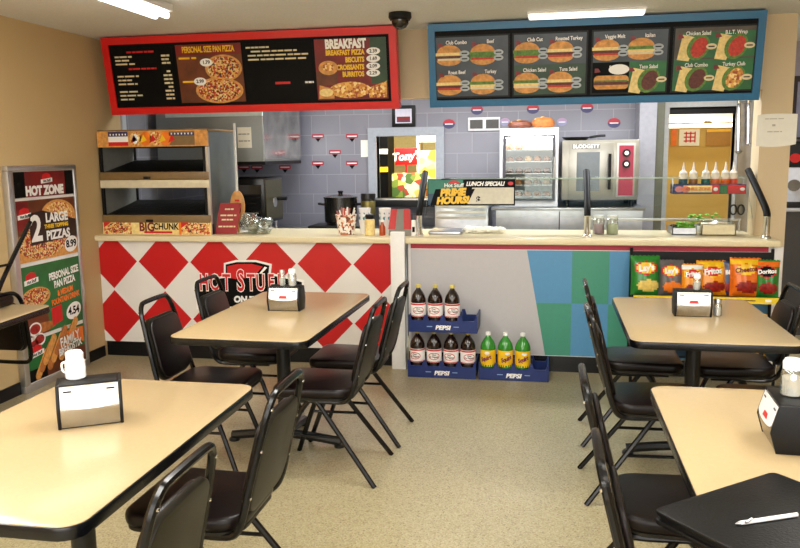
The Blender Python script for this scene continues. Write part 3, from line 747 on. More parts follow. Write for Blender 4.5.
# ================================================================ soda trays and bottles
NAVY = mat('navy_plastic', (22, 44, 106), .4, var=.08)
def make_tray(label, empty=False):
    t = thing('soda_tray', label, 'soda tray', (0, 0, 0), 0, 'navy soda trays')
    W2, D2 = .246, .13
    b = MB(); b.box((-W2, -D2, 0), (W2, D2, .02), NAVY, .003); part('floor_plate', b, t, False)
    b = MB()
    fr = XZ(0, -D2, 0)
    o = [(-W2, .0), (W2, .0)]; xs = W2
    for k in range(4):                                          # low front lip with shallow bottle scoops
        c = W2-(k+.5)*2*W2/4; o += [(c+.052, .125), (c+.04, .085), (c-.04, .085), (c-.052, .125)]
    o = [(-W2, 0), (W2, 0), (W2, .125)] + o[2:] + [(-W2, .125)]
    b.prism(o, fr, 0, -.012, NAVY); fw = part('front_wall', b, t, False)
    b = MB(); b.text(fr, 'PEPSI', .0, .035, .042, .0015, WHT, bold=.0022, shear=.2, sx=1.15)
    b.rect(fr, -.115, .04, -.075, .046, .0015, mat('pale_blue_print', (150, 180, 220), .4)); b.rect(fr, .078, .04, .115, .046, .0015, MATS['pale_blue_print']); part('lettering', b, fw, False, label='white slanted lettering')
    b = MB(); b.prism(o, XZ(0, D2-.012, 0), 0, -.012, NAVY); part('back_wall', b, t, False)
    for s in (-1, 1):
        b = MB(); x = s*(W2-.006); b.box((x-.006, -D2+.012, .02), (x+.006, D2-.012, .12), NAVY); part('side_wall', b, t, False)
    for k in range(3):
        x = -W2+(k+1)*2*W2/4; b = MB(); b.box((x-.007, -.012, .02), (x+.007, .012, .13), NAVY, .003); part('divider', b, t, False)
    return t
TY = 5.575
TR0 = make_tray('lower navy soda tray holding four brown soda bottles'); TR0.location = (-.735, TY, 0)
again(TR0, 'upper navy soda tray with three brown soda bottles and an empty slot', (-.725, TY, .335))
again(TR0, 'navy soda tray holding three green soda bottles', (-.222, TY, 0))
COLA = mat('dark_cola', (30, 12, 8), .12, coat=.6); LIME = mat('green_bottle_plastic', (52, 140, 46), .15, coat=.6, var=.1)
CAPY = mat('yellow_cap', (216, 200, 96), .4)
def make_bottle(name, label, liquid, capm, kind, group):
    t = thing(name, label, 'bottle', (0, 0, 0), 0, group)
    b = MB(); b.lathe([(.040, 0), (.052, .008), (.055, .02), (.055, .085), (.0535, .095), (.0535, .185), (.055, .195), (.0535, .215), (.047, .238), (.033, .262), (.018, .282), (.0135, .292), (.0135, .302)], liquid, seg=20); bd = part('bottle_body', b, t, False)
    b = MB()
    if kind == 'cola':
        b.lathe([(.0545, .088), (.0548, .09), (.0548, .184), (.0545, .186)], WHT, seg=24); n0 = len(b.bm.verts)
        f0 = XZ(0, 0, 0); strips(b, f0, 0, .135, .043, .026, .0006, RED); strips(b, f0, 0, .135, .038, .021, .0012, WHT)
        b.text(f0, 'Diet', 0, .146, .016, .0018, INK, bold=.0004); b.text(f0, 'Dr Pepper', 0, .130, .019, .0018, DRED, bold=.0006, sx=.85)
        for k in range(24): a = -.17+.34*k/24; b.rect(f0, a, .172, a+.34/24, .183, .0008, RED); b.rect(f0, a, .09, a+.34/24, .096, .0008, RED)
    else:
        b.lathe([(.0545, .062), (.0548, .064), (.0548, .19), (.0545, .192)], YEL, seg=24); n0 = len(b.bm.verts)
        f0 = XZ(0, 0, 0)
        for k in range(24): a = -.17+.34*k/24; b.rect(f0, a, .064, a+.34/24, .074, .0008, GRN)
        b.text(f0, 'Squirt', 0, .132, .040, .0012, mat('purple_print', (120, 20, 70), .4), bold=.0022, shear=.2, rot=.35, sx=.8)
        strips(b, f0, .01, .172, .02, .01, .0008, WHT)
    wrap(b, n0, .0548); part('label', b, t, False)
    b = MB(); b.lathe([(.0175, .293), (.018, .296), (.018, .313), (.0165, .316), (.004, .3165)], capm, seg=14); part('cap', b, t, False)
    return t
B0 = make_bottle('cola_bottle', 'brown soda bottle at the outer end of upper tray, next to the white post', COLA, CAPY, 'cola', 'brown soda bottles')
xs = lambda c, k: c-.246+(k+.5)*.123
BY = TY-.067
B0.location = (xs(-.725, 0), BY, .335+.0205); B0.rotation_euler = (0, 0, R(8))
again(B0, 'middle brown soda bottle of the three in the upper tray', (xs(-.725, 1), BY, .3555), R(-4))
again(B0, 'brown soda bottle in the upper tray beside its empty slot', (xs(-.725, 2), BY, .3555), R(14))
for k, lb in enumerate(('brown soda bottle in lower tray, nearest the white post', 'brown soda bottle in lower tray, second from the white post', 'brown soda bottle in lower tray, third from the white post', 'brown soda bottle in lower tray, beside the green bottles')):
    again(B0, lb, (xs(-.735, k), BY, .0205), R((-12, 6, -8, 16)[k]))
G0 = make_bottle('lime_soda_bottle', 'green soda bottle with yellow label, beside the brown bottles', LIME, WHT, 'lime', 'green soda bottles')
G0.location = (xs(-.222, 0), BY, .0205); G0.rotation_euler = (0, 0, R(-14))
again(G0, 'middle green soda bottle of the three with yellow labels', (xs(-.222, 1), BY, .0205), R(10))
again(G0, 'green soda bottle with yellow label beside the empty tray slot', (xs(-.222, 2), BY, .0205), R(4))

# ================================================================ chip rack and bags
rk0, rk1 = at(632, 280, 5.6).x, 1.51
t = thing('chip_rack', 'low black wire chip rack with yellow price strips against the counter', 'rack', ((rk0+rk1)/2, 5.6, 0))
YS = mat('yellow_strip', (236, 206, 40), .4)
for x in (rk0, rk1):
    b = MB(); b.cyl((x, 5.69, 0), (x, 5.69, .93), .011, BLACK, seg=8); part('post', b, t)
    b = MB(); b.cyl((x, 5.50, 0), (x, 5.50, .63), .011, BLACK, seg=8); part('post', b, t)
b = MB(); b.box((rk0, 5.685, .64), (rk1, 5.70, .905), BLACK); part('back_panel', b, t)
for z in (.60, .20):
    b = MB(); b.box((rk0, 5.48, z), (rk1, 5.69, z+.012), BLACK); sf = part('shelf', b, t)
    if z < .5: continue
    b = MB(); b.box((rk0, 5.465, z-.012), (rk1, 5.479, z+.03), YS)
    fr = XZ(0, 5.4645, z+.01)
    for a, c in ((.60, .66), (1.18, 1.24), (1.42, 1.46)): b.rect(fr, a, -.008, c, .01, .0008, WHT)
    b.rect(fr, .61, -.002, .65, .003, .0015, RED); b.rect(fr, 1.25, -.004, 1.36, .004, .0008, BROWN); part('price_strip', b, sf)
def chip_bag(label, x, y, z, w, h, base, top, food, logo, ring, ink, size, rz=0, tilt=8, dp=.055, shear=.1):
    t = thing('chip_bag', label, 'chip bag', (x, y, z), R(rz), 'chip bags on the rack')
    def depth(a, c):       # front bulge at a in -1..1, c in 0..1
        return dp*max(0, (1-abs(a)**2.4))**.7*max(0, 1-abs(2*c-1)**3.2)**.8*(1+.06*math.sin(9*a+4*c))
    b = MB(); NX, NZ = 18, 22; T = Matrix.Rotation(R(-tilt), 4, 'X')
    def col(a, c, front):
        if not front: return base
        e = math.hypot(a*1.0/.80, (c-.68)/.155)
        if c > .95 or c < .05: return base
        if ring and e < .86: return logo
        if ring and e < 1.05: return ring
        if c < .40 and math.hypot((a-.15)/.78, (c-.24)/.15) < 1: return food
        if c > .82: return top
        return base
    for sgn in (1, -1):
        g = {}
        for i in range(NX+1):
            for j in range(NZ+1):
                a = -1+2*i/NX; c = j/NZ; xw = w/2*a*(1-.05*math.sin(PI*c)); zz = h*c+(.004*math.sin(i*2.4) if j == NZ else 0)
                g[i, j] = b.bm.verts.new(T @ Vector((xw, -sgn*(depth(a, c)+.0006)*(1 if sgn > 0 else .7), zz)))
        for i in range(NX):
            for j in range(NZ):
                f = b.bm.faces.new((g[i, j], g[i+1, j], g[i+1, j+1], g[i, j+1]) if sgn > 0 else (g[i, j], g[i, j+1], g[i+1, j+1], g[i+1, j]))
                f.material_index = b.mi(col(-1+2*(i+.5)/NX, (j+.5)/NZ, sgn > 0))
    b.fix = False; bag = part('bag', b, t, False)
    b = MB(); fl = XZ(0, 0, 0); b.text(fl, ring and logo_text[label] or logo_text[label], 0, h*.68, size, 0, ink, bold=size*.045, shear=shear, rot=.12, sx=.9)
    for v in b.bm.verts:
        a = v.co.x/(w/2); c = v.co.z/h; v.co = T @ Vector((v.co.x, -depth(a, c)-.003, v.co.z))
    part('lettering', b, bag, False); return t
GREY_B = mat('grey_bag', (92, 90, 92), .3, var=.2, coat=.3); GRN_B = mat('green_bag', (36, 128, 44), .3, var=.2, coat=.3); ORG_B = mat('orange_bag', (240, 150, 20), .3, var=.1, coat=.3)
DOR_B = mat('orange_red_bag', (232, 112, 20), .3, var=.2, coat=.3); DK_B = mat('navy_bag', (30, 40, 84), .3, coat=.3); YEL_B = mat('yellow_orange_bag', (240, 172, 28), .3, var=.1, coat=.3)
CHIP = mat('potato_chip_print', (240, 208, 110), .4, var=.2, scale=40); SALSA = mat('salsa_print', (150, 28, 20), .4, var=.5, scale=40)
zr = .6125
L1, L2, L3, L4, L5, L6, L7, L8 = ('green potato chip bag at the end of the rack by the blue panel', 'grey potato chip bag beside the green one', 'narrow orange corn chip bag behind the shaker', 'wide orange corn chip bag in the middle of the rack', 'small navy chip bag between two orange bags', 'tall orange cheese snack bag on the rack', 'green tortilla chip bag at the rack end by the pier', 'yellow chip bag on the bottom shelf of the rack')
logo_text = {L1: "Lay's", L2: "Lay's", L3: 'Fritos', L4: 'Fritos', L5: 'BBQ', L6: 'Cheetos', L7: 'Doritos', L8: 'Fritos'}
bags = ((L1, 658, 60, GRN_B, GRN_B, CHIP, YEL, WHT, RED, .06, .20, .275), (L2, 690, 58, GREY_B, GREY_B, ORG, YEL, WHT, RED, .048, .165, .25), (L3, 712, 57, ORG_B, WHT, SALSA, YEL, RED, WHT, .045, .15, .225), (L4, 737, 55, ORG_B, YEL, SALSA, YEL, RED, WHT, .056, .20, .24), (L6, 750, 54, DOR_B, YEL, SALSA, YEL, RED, YEL, .045, .20, .265), (L7, 770, 54, GRN_B, DOR_B, SALSA, RED, INK, WHT, .04, .155, .255))
for k, (lb, px, rz, base, top, food, logo, ring, ink, size, w_, h_) in enumerate(bags):
    x = (at((646, 671, 692, 714, 747, 767.5)[k], 276, 5.57).x)
    if lb == L1 or lb == L2: logo, ring, ink = YEL, RED, WHT
    if lb == L3 or lb == L4: logo, ring, ink = RED, YEL, WHT
    if lb == L6: logo, ring, ink = YEL, DOR_B, DRED
    if lb == L7: logo, ring, ink = INK, RED, WHT
    chip_bag(lb, x, 5.585-(.0, .015, .02, -.045, -.02, .0)[k], zr, w_, h_, base, top, food, logo, ring, ink, size, (4, -6, 3, 5, -4, -14)[k], (9, 11, 9, 10, 10, 9)[k], .05)
chip_bag(L5, at(731, 276, 5.63).x, 5.645, zr, .13, .235, DK_B, DK_B, SALSA, DK_B, None, WHT, .04, 0, 6, .018)
chip_bag(L8, 1.36, 5.56, .2125, .24, .285, YEL_B, YEL, SALSA, INK, YEL, WHT, .06, 3, 8, .05)
logo_text = None

# ================================================================ pizza poster on the side wall
PX = XL+.05
c0, c1_ = at(9, 166, X=PX), at(82, 352, X=PX); y0, y1 = at(7, 168, X=PX).y, at(76, 168, X=PX).y; z0, z1 = .06, at(75, 164.5, X=PX).z
t = thing('poster_stand', 'tall silver framed pizza poster panel standing against the beige wall', 'poster', (PX, (y0+y1)/2, 0))
fr = Fr((PX, 0, 0), (0, 1, 0), (0, 0, 1))
b = MB(); k = .035
for lo, hi in (((y0, z1-k), (y1, z1)), ((y0, 0), (y1, .05)), ((y0, .05), (y0+k*1.6, z1-k)), ((y1-k, .05), (y1, z1-k))):
    b.box((XL+.001, lo[0], lo[1]), (PX, hi[0], hi[1]), ALU, .006)
part('frame', b, t)
b = MB(); b.box((XL+.001, y0+.01, .04), (PX-.016, y1-.01, z1-.01), WHITE); part('back_panel', b, t)
def pp(px, py): p = at(px, py, X=PX-.01); return p.y, p.z
ya, yb_ = y0+k*1.6+.004, y1-k-.004
zc_ = [at(45, v, X=PX-.01).z for v in (171, 196, 199, 259, 263, 333, 337)] + [.06]
fr = Fr((PX-.015, 0, 0), (0, 1, 0), (0, 0, 1))
def poster(m, za, zb): b = MB(); b.prism(((ya, za), (yb_, za), (yb_, zb), (ya, zb)), fr, 0, .005, m); return b
def emblem(b, a, c, s):
    b.prism([(a-.075*s, c-.01*s), (a+.075*s, c+.0*s), (a+.06*s, c+.055*s), (a, c+.07*s), (a-.06*s, c+.05*s)], fr, .006, .007, RED)
    b.prism([(a-.09*s, c-.035*s), (a+.09*s, c-.02*s), (a+.09*s, c+.02*s), (a-.09*s, c+.005*s)], fr, .007, .008, WHT)
    b.text(fr, 'Hot Stuff', a, c-.008*s, .036*s, .0095, INK, bold=.001, sx=.9, rot=.07)
ym = (ya+yb_)/2; P_ = lambda px, py: pp(px, py)
b = poster(DRED, zc_[1], zc_[0]); b.rect(fr, ya, zc_[1], ya+.12, zc_[0], .0055, INK); b.rect(fr, yb_-.1, zc_[1], yb_, zc_[0], .0055, INK)
emblem(b, ym+.02, zc_[0]-.062, .72); b.text(fr, 'HOT ZONE', ym-.01, zc_[1]+.040, .084, .011, WHT, bold=.006, sx=.98); part('poster_panel', b, t, label='dark red panel reading HOT ZONE')
b = poster(BROWN, zc_[3], zc_[2]); zz0, zz1 = zc_[3], zc_[2]
def clipdisc(b, a, c, ra, rb, d, m):
    pts = []
    for q in range(40):
        u_ = min(yb_-.002, max(ya+.002, a+ra*math.cos(2*PI*q/40))); v_ = c+rb*math.sin(2*PI*q/40); pts.append((u_, v_))
    b.flat(pts, fr, d, m)
clipdisc(b, yb_-.21, zz1-.135, .21, .125, .0055, BUN); clipdisc(b, yb_-.21, zz1-.135, .18, .107, .0062, PIZZA2)
b.rect(fr, ya, zz0, yb_, zz0+.115, .0056, BUN); clipdisc(b, ya+.26, zz0+.125, .28, .115, .0068, PIZZA)
b.rect(fr, ya+.0, zz1-.2, ya+.13, zz1, .0066, DRED); emblem(b, ya+.085, zz1-.1, .8)
b.prism(((ya+.13, zz0+.11), (yb_-.005, zz0+.13), (yb_-.005, zz0+.255), (ya+.28, zz0+.345), (ya+.13, zz0+.33)), fr, .0072, .008, mat('black_red_print', (40, 8, 8), .5)); b.text(fr, '2', ya+.20, zz0+.215, .25, .009, WHT, bold=.008); b.text(fr, 'LARGE', ya+.44, zz0+.285, .088, .009, WHT, bold=.004); b.text(fr, 'PIZZAS', ya+.44, zz0+.16, .088, .012, WHT, bold=.004)
b.text(fr, 'THREE TOPPING', ya+.43, zz0+.226, .038, .009, YEL, bold=.002)
b.disc(fr, yb_-.085, zz0+.075, .082, .058, .0095, WHT, rot=.2); b.text(fr, '8.99', yb_-.085, zz0+.075, .075, .0105, INK, bold=.003); part('poster_panel', b, t, label='panel offering two large pizzas')
zz0, zz1 = zc_[5], zc_[4]
b = poster(GRN, zz0, zz1); b.rect(fr, ya, zz0, ya+.26, zz0+.2, .0056, BROWN)
clipdisc(b, ya+.14, zz0+.27, .16, .07, .006, BUN); clipdisc(b, ya+.14, zz0+.275, .14, .055, .0066, PIZZA); clipdisc(b, ya+.17, zz0+.045, .18, .035, .006, BREAD)
b.prism(((ya+.30, zz0+.03), (ya+.42, zz0+.05), (ya+.42, zz0+.17), (ya+.30, zz0+.16)), fr, .005, .007, RED)
emblem(b, ya+.1, zz1-.1, .85)
for st, dv, m_, sz in (('PERSONAL SIZE', .10, WHT, .07), ('PAN PIZZA', .165, WHT, .07), ('& MEDIUM', .235, ORG, .055), ('FOUNTAIN DRINK', .29, ORG, .055)): b.text(fr, st, yb_-.2, zz1-dv, sz, .009, m_, bold=.003, sx=.74, rot=.06)
b.disc(fr, yb_-.115, zz0+.095, .095, .062, .009, WHT, rot=.2); b.text(fr, '4.54', yb_-.115, zz0+.095, .08, .010, INK, bold=.003); part('poster_panel', b, t, label='green panel for personal size pan pizza')
zz0, zz1 = zc_[7], zc_[6]
b = poster(GRN, zz0, zz1); b.rect(fr, ya, zz0, ya+.30, zz1-.20, .0055, INK); b.rect(fr, ya+.2, zz0, yb_, zz0+.12, .0056, BROWN)
emblem(b, ya+.1, zz1-.09, .85)
for (a, c, r_) in ((.1, .30, .07), (.14, .22, .065), (.08, .2, .05)): clipdisc(b, ya+a, zz0+c+.06, r_, r_*.7, .0062, WHT); clipdisc(b, ya+a, zz0+c+.062, r_*.8, r_*.5, .0066, SALSA)
for q in range(9):
    a = ya+.15+.045*q; c = zz0+.10+.03*(q % 3)+.012*q
    b.prism([(a+x*math.cos(.9)-y*math.sin(.9), c+x*math.sin(.9)+y*math.cos(.9)) for x, y in rrect(-.12, -.03, .12, .03, .028)], fr, .007+.0006*q, .0085+.0006*q, BREAD if q % 2 else BUN)
b.prism(((yb_-.24, zz0+.26), (yb_-.01, zz0+.14), (yb_-.01, zz1-.02), (yb_-.14, zz1-.01)), fr, .005, .0066, ORG)
for st, dv, m_, sz in (('OUR', .035, ORG, .035), ('FAMILY', .075, WHT, .095), ('BREADSTIX', .14, WHT, .072)): b.text(fr, st, yb_-.2, zz1-dv, sz, .0165, m_, bold=.003, sx=.78, rot=.1)
part('poster_panel', b, t, label='panel for family breadsticks')

# ================================================================ on the front counter
CT = CT1+.0008
wx0, wx1, wy0, wy1, wz1 = XL+.015, -2.60, 5.79, 6.34, 1.815
t = thing('pizza_warmer', 'two shelf heated pizza display case on the counter by the beige wall', 'display case', ((wx0+wx1)/2, (wy0+wy1)/2, CT))
TAN = mat('tan_trim', (124, 98, 60), .45); GM = mat('grey_side_metal', (96, 102, 100), .35, .6, var=.15, scale=6); DK = mat('dark_shelf', (22, 21, 20), .4, var=.2)
b = MB(); b.box((wx1-.02, wy0+.02, CT), (wx1, wy1, wz1-.02), GM, .004); b.box((wx1-.022, wy0, CT), (wx1+.002, wy0+.025, wz1-.14), ALU); b.box((wx1-.004, wy1-.02, CT), (wx1+.006, wy1+.004, wz1-.01), ALU); part('side_panel', b, t)
b = MB(); b.box((wx0, wy0+.02, CT), (wx0+.012, wy1, wz1-.02), mat('pale_side_metal', (150, 150, 142), .4, .3)); part('side_panel', b, t)
for x in (wx0+.012, wx1-.035):
    for y in (wy0+.012, wy1-.012): b = MB(); b.box((x-.011, y-.011, CT), (x+.011, y+.011, wz1-.02), BLACK); part('corner_post', b, t)
b = MB(); b.box((wx0-.0, wy0-.0, wz1-.02), (wx1+.004, wy1, wz1), TAN, .004); part('roof', b, t)
b = MB(); b.box((wx0+.03, wy1-.03, wz1-.14), (wx1-.03, wy1-.01, wz1-.02), DK); b.box((wx0+.03, wy1-.03, CT), (wx1-.03, wy1-.01, CT+.16), DK); part('back_rail', b, t)
for z, fz in ((1.484, 1), (1.144, 0)):
    b = MB(); b.prism(((wy0+.02, z-.03), (wy1-.035, z+.06), (wy1-.035, z+.09), (wy0+.02, z)), Fr((0, 0, 0), (0, 1, 0), (0, 0, 1)), wx0+.025, wx1-.024, DK); sf = part('shelf', b, t)
    b = MB(); b.box((wx0, wy0-.012, z-.062), (wx1-.001, wy0+.02, z), TAN, .004); part('shelf_lip', b, sf)
    b = MB()
    for k in range(26): xx = wx0+.05+k*(wx1-wx0-.1)/25; b.cyl((xx, wy0+.03, z+.005), (xx, wy1-.04, z+.093), .0025, DSTEEL, seg=5, cap=False)
    part('wire_grid', b, sf)
    b = MB(); xm_ = (wx0+wx1)/2-.05; b.box((xm_-.03, wy0-.024, z-.055), (xm_+.03, wy0-.012, z-.035), BLACK, .004); part('latch', b, sf)
b = MB(); b.box((wx0, wy0-.008, 1.358), (wx1-.001, wy0+.03, 1.42), mat('ivory_band', (214, 202, 172), .45), .003); part('front_band', b, t)
def banner(z0, z1, kind):
    b = MB(); y = wy0-.01; b.box((wx0, y, z0), (wx1, y+.03, z1), CHEE if kind else BUN); fr = XZ(0, y, 0); W = wx1-wx0; h = z1-z0; m = (z0+z1)/2
    if not kind:
        b.rect(fr, wx0+.10, z0+.01, wx0+.27, z1-.005, .001, WHT); b.rect(fr, wx0+.10, m+.02, wx0+.27, z1-.005, .002, DECB); b.rect(fr, wx0+.10, z0+.01, wx0+.27, z0+.04, .002, RED)
        for k in range(6): b.disc(fr, wx0+.12+k*.026, m+.035, .006, .008, .003, WHT, seg=8)
        for k, mm in enumerate((PIZZA2, ORG, PIZZA2, ORG)): b.disc(fr, wx0+.335+k*.085, m, .05, h*.44, .002, mm)
        b.disc(fr, wx0+.33, m, .025, h*.3, .003, WHT)
        for k in range(5): b.flat(((wx0+.29+k*.08, z0+.03), (wx0+.35+k*.08, z0+.05), (wx0+.32+k*.08, z1-.03)), fr, .003, YEL if k % 2 else RED)
        b.rect(fr, wx0+.62, z0+.01, wx0+.83, z1-.01, .0015, TAN); b.rect(fr, wx0+.62, m+.02, wx0+.83, z1-.02, .002, DECB)
        for k in range(7): b.disc(fr, wx0+.64+k*.028, m+.035, .006, .008, .003, WHT, seg=8)
    else:
        for a in (wx0+.01, wx1-.25): b.prism(((a, z0+.002), (a+.24, z0+.002), (a+.24, z1-.002), (a, z1-.002)), fr, .0004, .001, PIZZA2); b.flat(((a, z1-.005), (a, m), (a+.07, z1-.005)), fr, .002, RED); b.disc(fr, a+.12, m, .09, h*.42, .002, PIZZA)
        b.text(fr, 'BIG', wx0+.385, m+.005, .095, .003, DRED, bold=.003, sx=.9); b.text(fr, 'CHUNK', wx0+.55, m+.01, .07, .003, INK, bold=.002, sx=.85)
        b.rect(fr, wx0+.36, z0+.01, wx0+.6, z0+.026, .002, RED); b.rect(fr, wx1-.27, z0, wx1-.25, z1, .002, ORG)
    return b
part('top_banner', banner(1.68, wz1-.01, 0), t, label='strip of pizza pictures and stars along the top'); part('base_banner', banner(CT, 1.094, 1), t, label='strip of pizza pictures along the base')

p = at(210, 231, 5.80); solo('timer', MB().box((p.x-.022, 5.80, CT), (p.x+.022, 5.84, CT+.085), BLACK, .005), 'small black timer standing between the pizza warmer and red card', 'timer', loc=(p.x, 5.82, CT))
t = thing('menu_card', 'red upright menu card leaning beside the pizza warmer', 'card', (-2.505, 5.86, CT))
fr = Fr((-2.60, 5.855, CT), (1, .05, .0), (.10, .25, 1)); b = MB(); b.prism(((0, 0), (.175, 0), (.175, .25), (0, .25)), fr, -.006, 0, mat('card_red', (150, 18, 24), .4)); bd = part('card', b, t)
b = MB()
for v, l in ((.20, .5), (.15, .9), (.115, .7), (.06, .95)): dashes(b, fr, .088-.075*l, .088+.075*l, v, .012, .001, CRM, 3)
part('print', b, bd)
t = thing('pizza_peel', 'wooden pizza peel with pale handle propped beside the warmer', 'pizza peel', (-2.44, 5.98, CT))
WOOD = mat('pale_wood', (206, 150, 84), .55, var=.2, scale=18)
fr = Fr((-2.455, 5.985, CT+.09), (1, 0, 0), (-.02, .05, 1)); b = MB(); b.prism([(.062*math.cos(R(a)), .125+.125*math.sin(R(a))) for a in range(0, 360, 18)], fr, -.006, .006, WOOD, .003); bl = part('blade', b, t)
b = MB(); b.flat([(.03*math.cos(R(a)), .1+.05*math.sin(R(a))) for a in range(0, 360, 24)], fr, .0075, INK); b.rect(fr, -.02, .085, .02, .105, .0085, WHT); b.rect(fr, -.02, .16, .02, .175, .0075, RED); part('stamp', b, bl)
b = MB(); b.cyl(fr.p(0, .24), fr.p(0, .78), .010, mat('pale_handle', (206, 206, 198), .4), seg=10); part('handle', b, t)
b = MB(); b.cyl(fr.p(0, -.09), fr.p(0, .01), .009, WOOD, seg=8); part('foot', b, t)
t = thing('plastic_bag', 'clear crumpled plastic bag of lids on the counter by the red card', 'bag', (-2.27, 5.9, CT))
b = MB()
for k in range(9): b.blob((-2.37+.025*k+random.uniform(-.01, .01), 5.9+random.uniform(-.03, .03), CT+.075+random.uniform(-.01, .03)*(1 if k < 5 else -1)), .062, CLEAR, .22, 2, (.9, .9, 1.0+.3*(k < 5)))
part('film', b, t)
for k in range(5):
    b = MB(); b.lathe([(.04, 0), (.045, .004), (.042, .012), (.03, .016)], SHW, (-2.36+.045*k, 5.9, CT+.015+.022*(k % 3)), 14); part('lid', b, t)

def tumbler(name, label, cat, x, y, r0, r1, h, m, m2=None, grp=None):
    t = thing(name, label, cat, (x, y, CT), group=grp)
    b = MB(); b.lathe([(r0, 0), (r1, h), (r1*1.05, h+.004), (r1*.9, h+.006), (r0*.9, .01)], m, (x, y, CT), 18); part('cup', b, t); return t
STRIPE = speckle('printed_sleeve', [(244, 240, 232), (196, 120, 80), (250, 246, 240), (120, 60, 40), (240, 220, 200)], 60)
t = tumbler('straw_cup', 'printed cup packed with paper wrapped straws on the counter', 'straw holder', -1.535, 5.9, .062, .082, .15, STRIPE)
for k in range(16):
    a = k*2.4; rr = .065*math.sqrt(k/16); b = MB(); b.cyl((-1.535+rr*.5*math.cos(a), 5.9+rr*.5*math.sin(a), CT+.05), (-1.535+rr*1.1*math.cos(a)+.02*math.sin(k), 5.9+rr*1.1*math.sin(a), CT+.195+.012*math.sin(k*3)), .006, PAPER if k % 3 else mat('straw_red', (190, 80, 60), .5), seg=6); part('straw', b, t)
TEAL = mat('teal_print', (40, 130, 150), .4)
def cupstack(x, y, lab):
    t = thing('paper_cup_stack', lab, 'paper cups', (x, y, CT), group='stacked paper cups on the counter')
    for k in range(3):
        b = MB(); z = CT+.045*k; b.lathe([(.034, 0), (.048, .105), (.050, .108), (.044, .108)], SHW, (x, y, z), 16)
        n0 = len(b.bm.verts)
        fr = XZ(x, y, z)
        part('cup', b, t)
    b = MB(); n = 16
    for q in range(3):
        a0 = R(-150+q*50)
        pts = [(x+.0475*math.cos(a0+u)*(.86+.0*v), y+.0475*math.sin(a0+u)*(.86), CT+.09+.01+v) for u, v in ((0, .02), (.3, .0), (.5, .05), (.25, .07))]
        i = b.mi(TEAL); f = b.bm.faces.new([b.bm.verts.new((x+(px-x)*1.13, y+(py-y)*1.13, pz)) for px, py, pz in pts]); f.material_index = i
    b.fix = False; part('print', b, t)
cupstack(-1.405, 5.98, 'white and teal paper cups stacked behind the cream shaker'); cupstack(-1.245, 5.98, 'white and teal paper cups stacked beside the red and grey holder')
x = -1.335; t = thing('seasoning_jar', 'cream labelled seasoning jar with black lid on the counter', 'jar', (x, 5.84, CT))
b = MB(); b.lathe([(.036, 0), (.039, .004), (.039, .115), (.034, .125)], CHEE, (x, 5.84, CT), 18); part('jar', b, t)
b = MB(); b.lathe([(.032, .1255), (.034, .13), (.034, .155), (.028, .16)], BLACK, (x, 5.84, CT), 16); part('lid', b, t)
x = -1.24; t = thing('hot_sauce_bottle', 'small orange brown sauce bottle on the counter beside the cream jar', 'bottle', (x, 5.85, CT))
b = MB(); b.lathe([(.022, 0), (.024, .004), (.024, .06), (.012, .085), (.01, .1)], mat('sauce_orange', (170, 70, 20), .25), (x, 5.85, CT), 12); part('bottle_body', b, t)
b = MB(); b.lathe([(.012, .1005), (.012, .115), (.009, .117)], WHT, (x, 5.85, CT), 10); part('cap', b, t)
t = thing('leaflet_holder', 'red and grey wedge shaped holder behind the white post', 'holder', (-1.10, 5.86, CT))
fr = Fr((-1.185, 5.82, CT), (1, 0, 0), (0, .25, 1)); HG = mat('holder_grey', (130, 126, 116), .5); HR = mat('holder_red', (190, 26, 22), .4)
b = MB(); b.prism(((.0, 0), (.17, 0), (.17, .05), (.0, .05)), fr, -.08, 0, HG); part('base', b, t)
for a0, a1, c0_, c1_ in ((-.005, .05, .012, .058), (.115, .172, .108, .155)): b = MB(); b.prism(((a0, .0505), (a1, .0505), (c1_, .205), (c0_, .205)), fr, -.02, 0, HR); part('side_panel', b, t, label='red side panel')
b = MB(); b.prism(((.0505, .0505), (.1145, .0505), (.1075, .205), (.0585, .205)), fr, -.018, -.002, HG); part('centre_panel', b, t)
solo('price_tag', MB().box((-1.005, 5.80, CT), (-.975, 5.815, CT+.12), WHT).rect(XZ(0, 5.799, CT), -1.0, .03, -.98, .07, 0, INK), 'narrow white tag with black print beside the sneeze guard end post', 'tag', loc=(-.99, 5.81, CT))

# ================================================================ sneeze guard
t = thing('sneeze_guard', 'glass sneeze guard on black and chrome posts over the sandwich counter', 'sneeze guard', (.28, 5.9, CT))
for x in (-.948, .28, 1.49):
    b = MB(); b.lathe([(.034, 0), (.034, .012), (.024, .02), (.022, .15), (.025, .155)], CHROME, (x, 5.81, CT), 16); po = part('post', b, t)
    b = MB(); b.tube([(x, 5.81, CT+.15), (x-.005*(x > 1), 5.86, CT+.22), (x-.065*(x > 1), 6.13, 1.455)], .024, BLACK, 12, 4); part('post_sleeve', b, po, label='black slanting upper half')
b = MB(); fr = Fr((-.92, 5.90, 1.12), (1, 0, 0), (0, .27, .29)); b.prism(((0, 0), (2.34, 0), (2.34, .385), (0, .385)), fr, -.004, .004, GLASS); part('slanted_pane', b, t)
b = MB(); b.box((-.95, 6.155, 1.397), (1.44, 6.5, 1.405), GLASS); tp = part('top_shelf', b, t)
b = MB(); b.box((-.95, 6.147, 1.396), (1.44, 6.1545, 1.406), mat('glass_edge', (170, 190, 176), .3)); part('polished_edge', b, tp)
b = MB(); b.cyl((.30, 6.33, 1.075), (1.44, 6.33, 1.075), .008, ALU, seg=8); part('lower_rail', b, t)
for x in (.31, 1.43): b = MB(); b.cyl((x, 6.33, CT), (x, 6.33, 1.075), .008, ALU, seg=8); part('rail_leg', b, t)
t = thing('lunch_sign', 'lunch special sign clipped under the top of the sneeze guard', 'sign', (-.58, 5.95, 1.2))
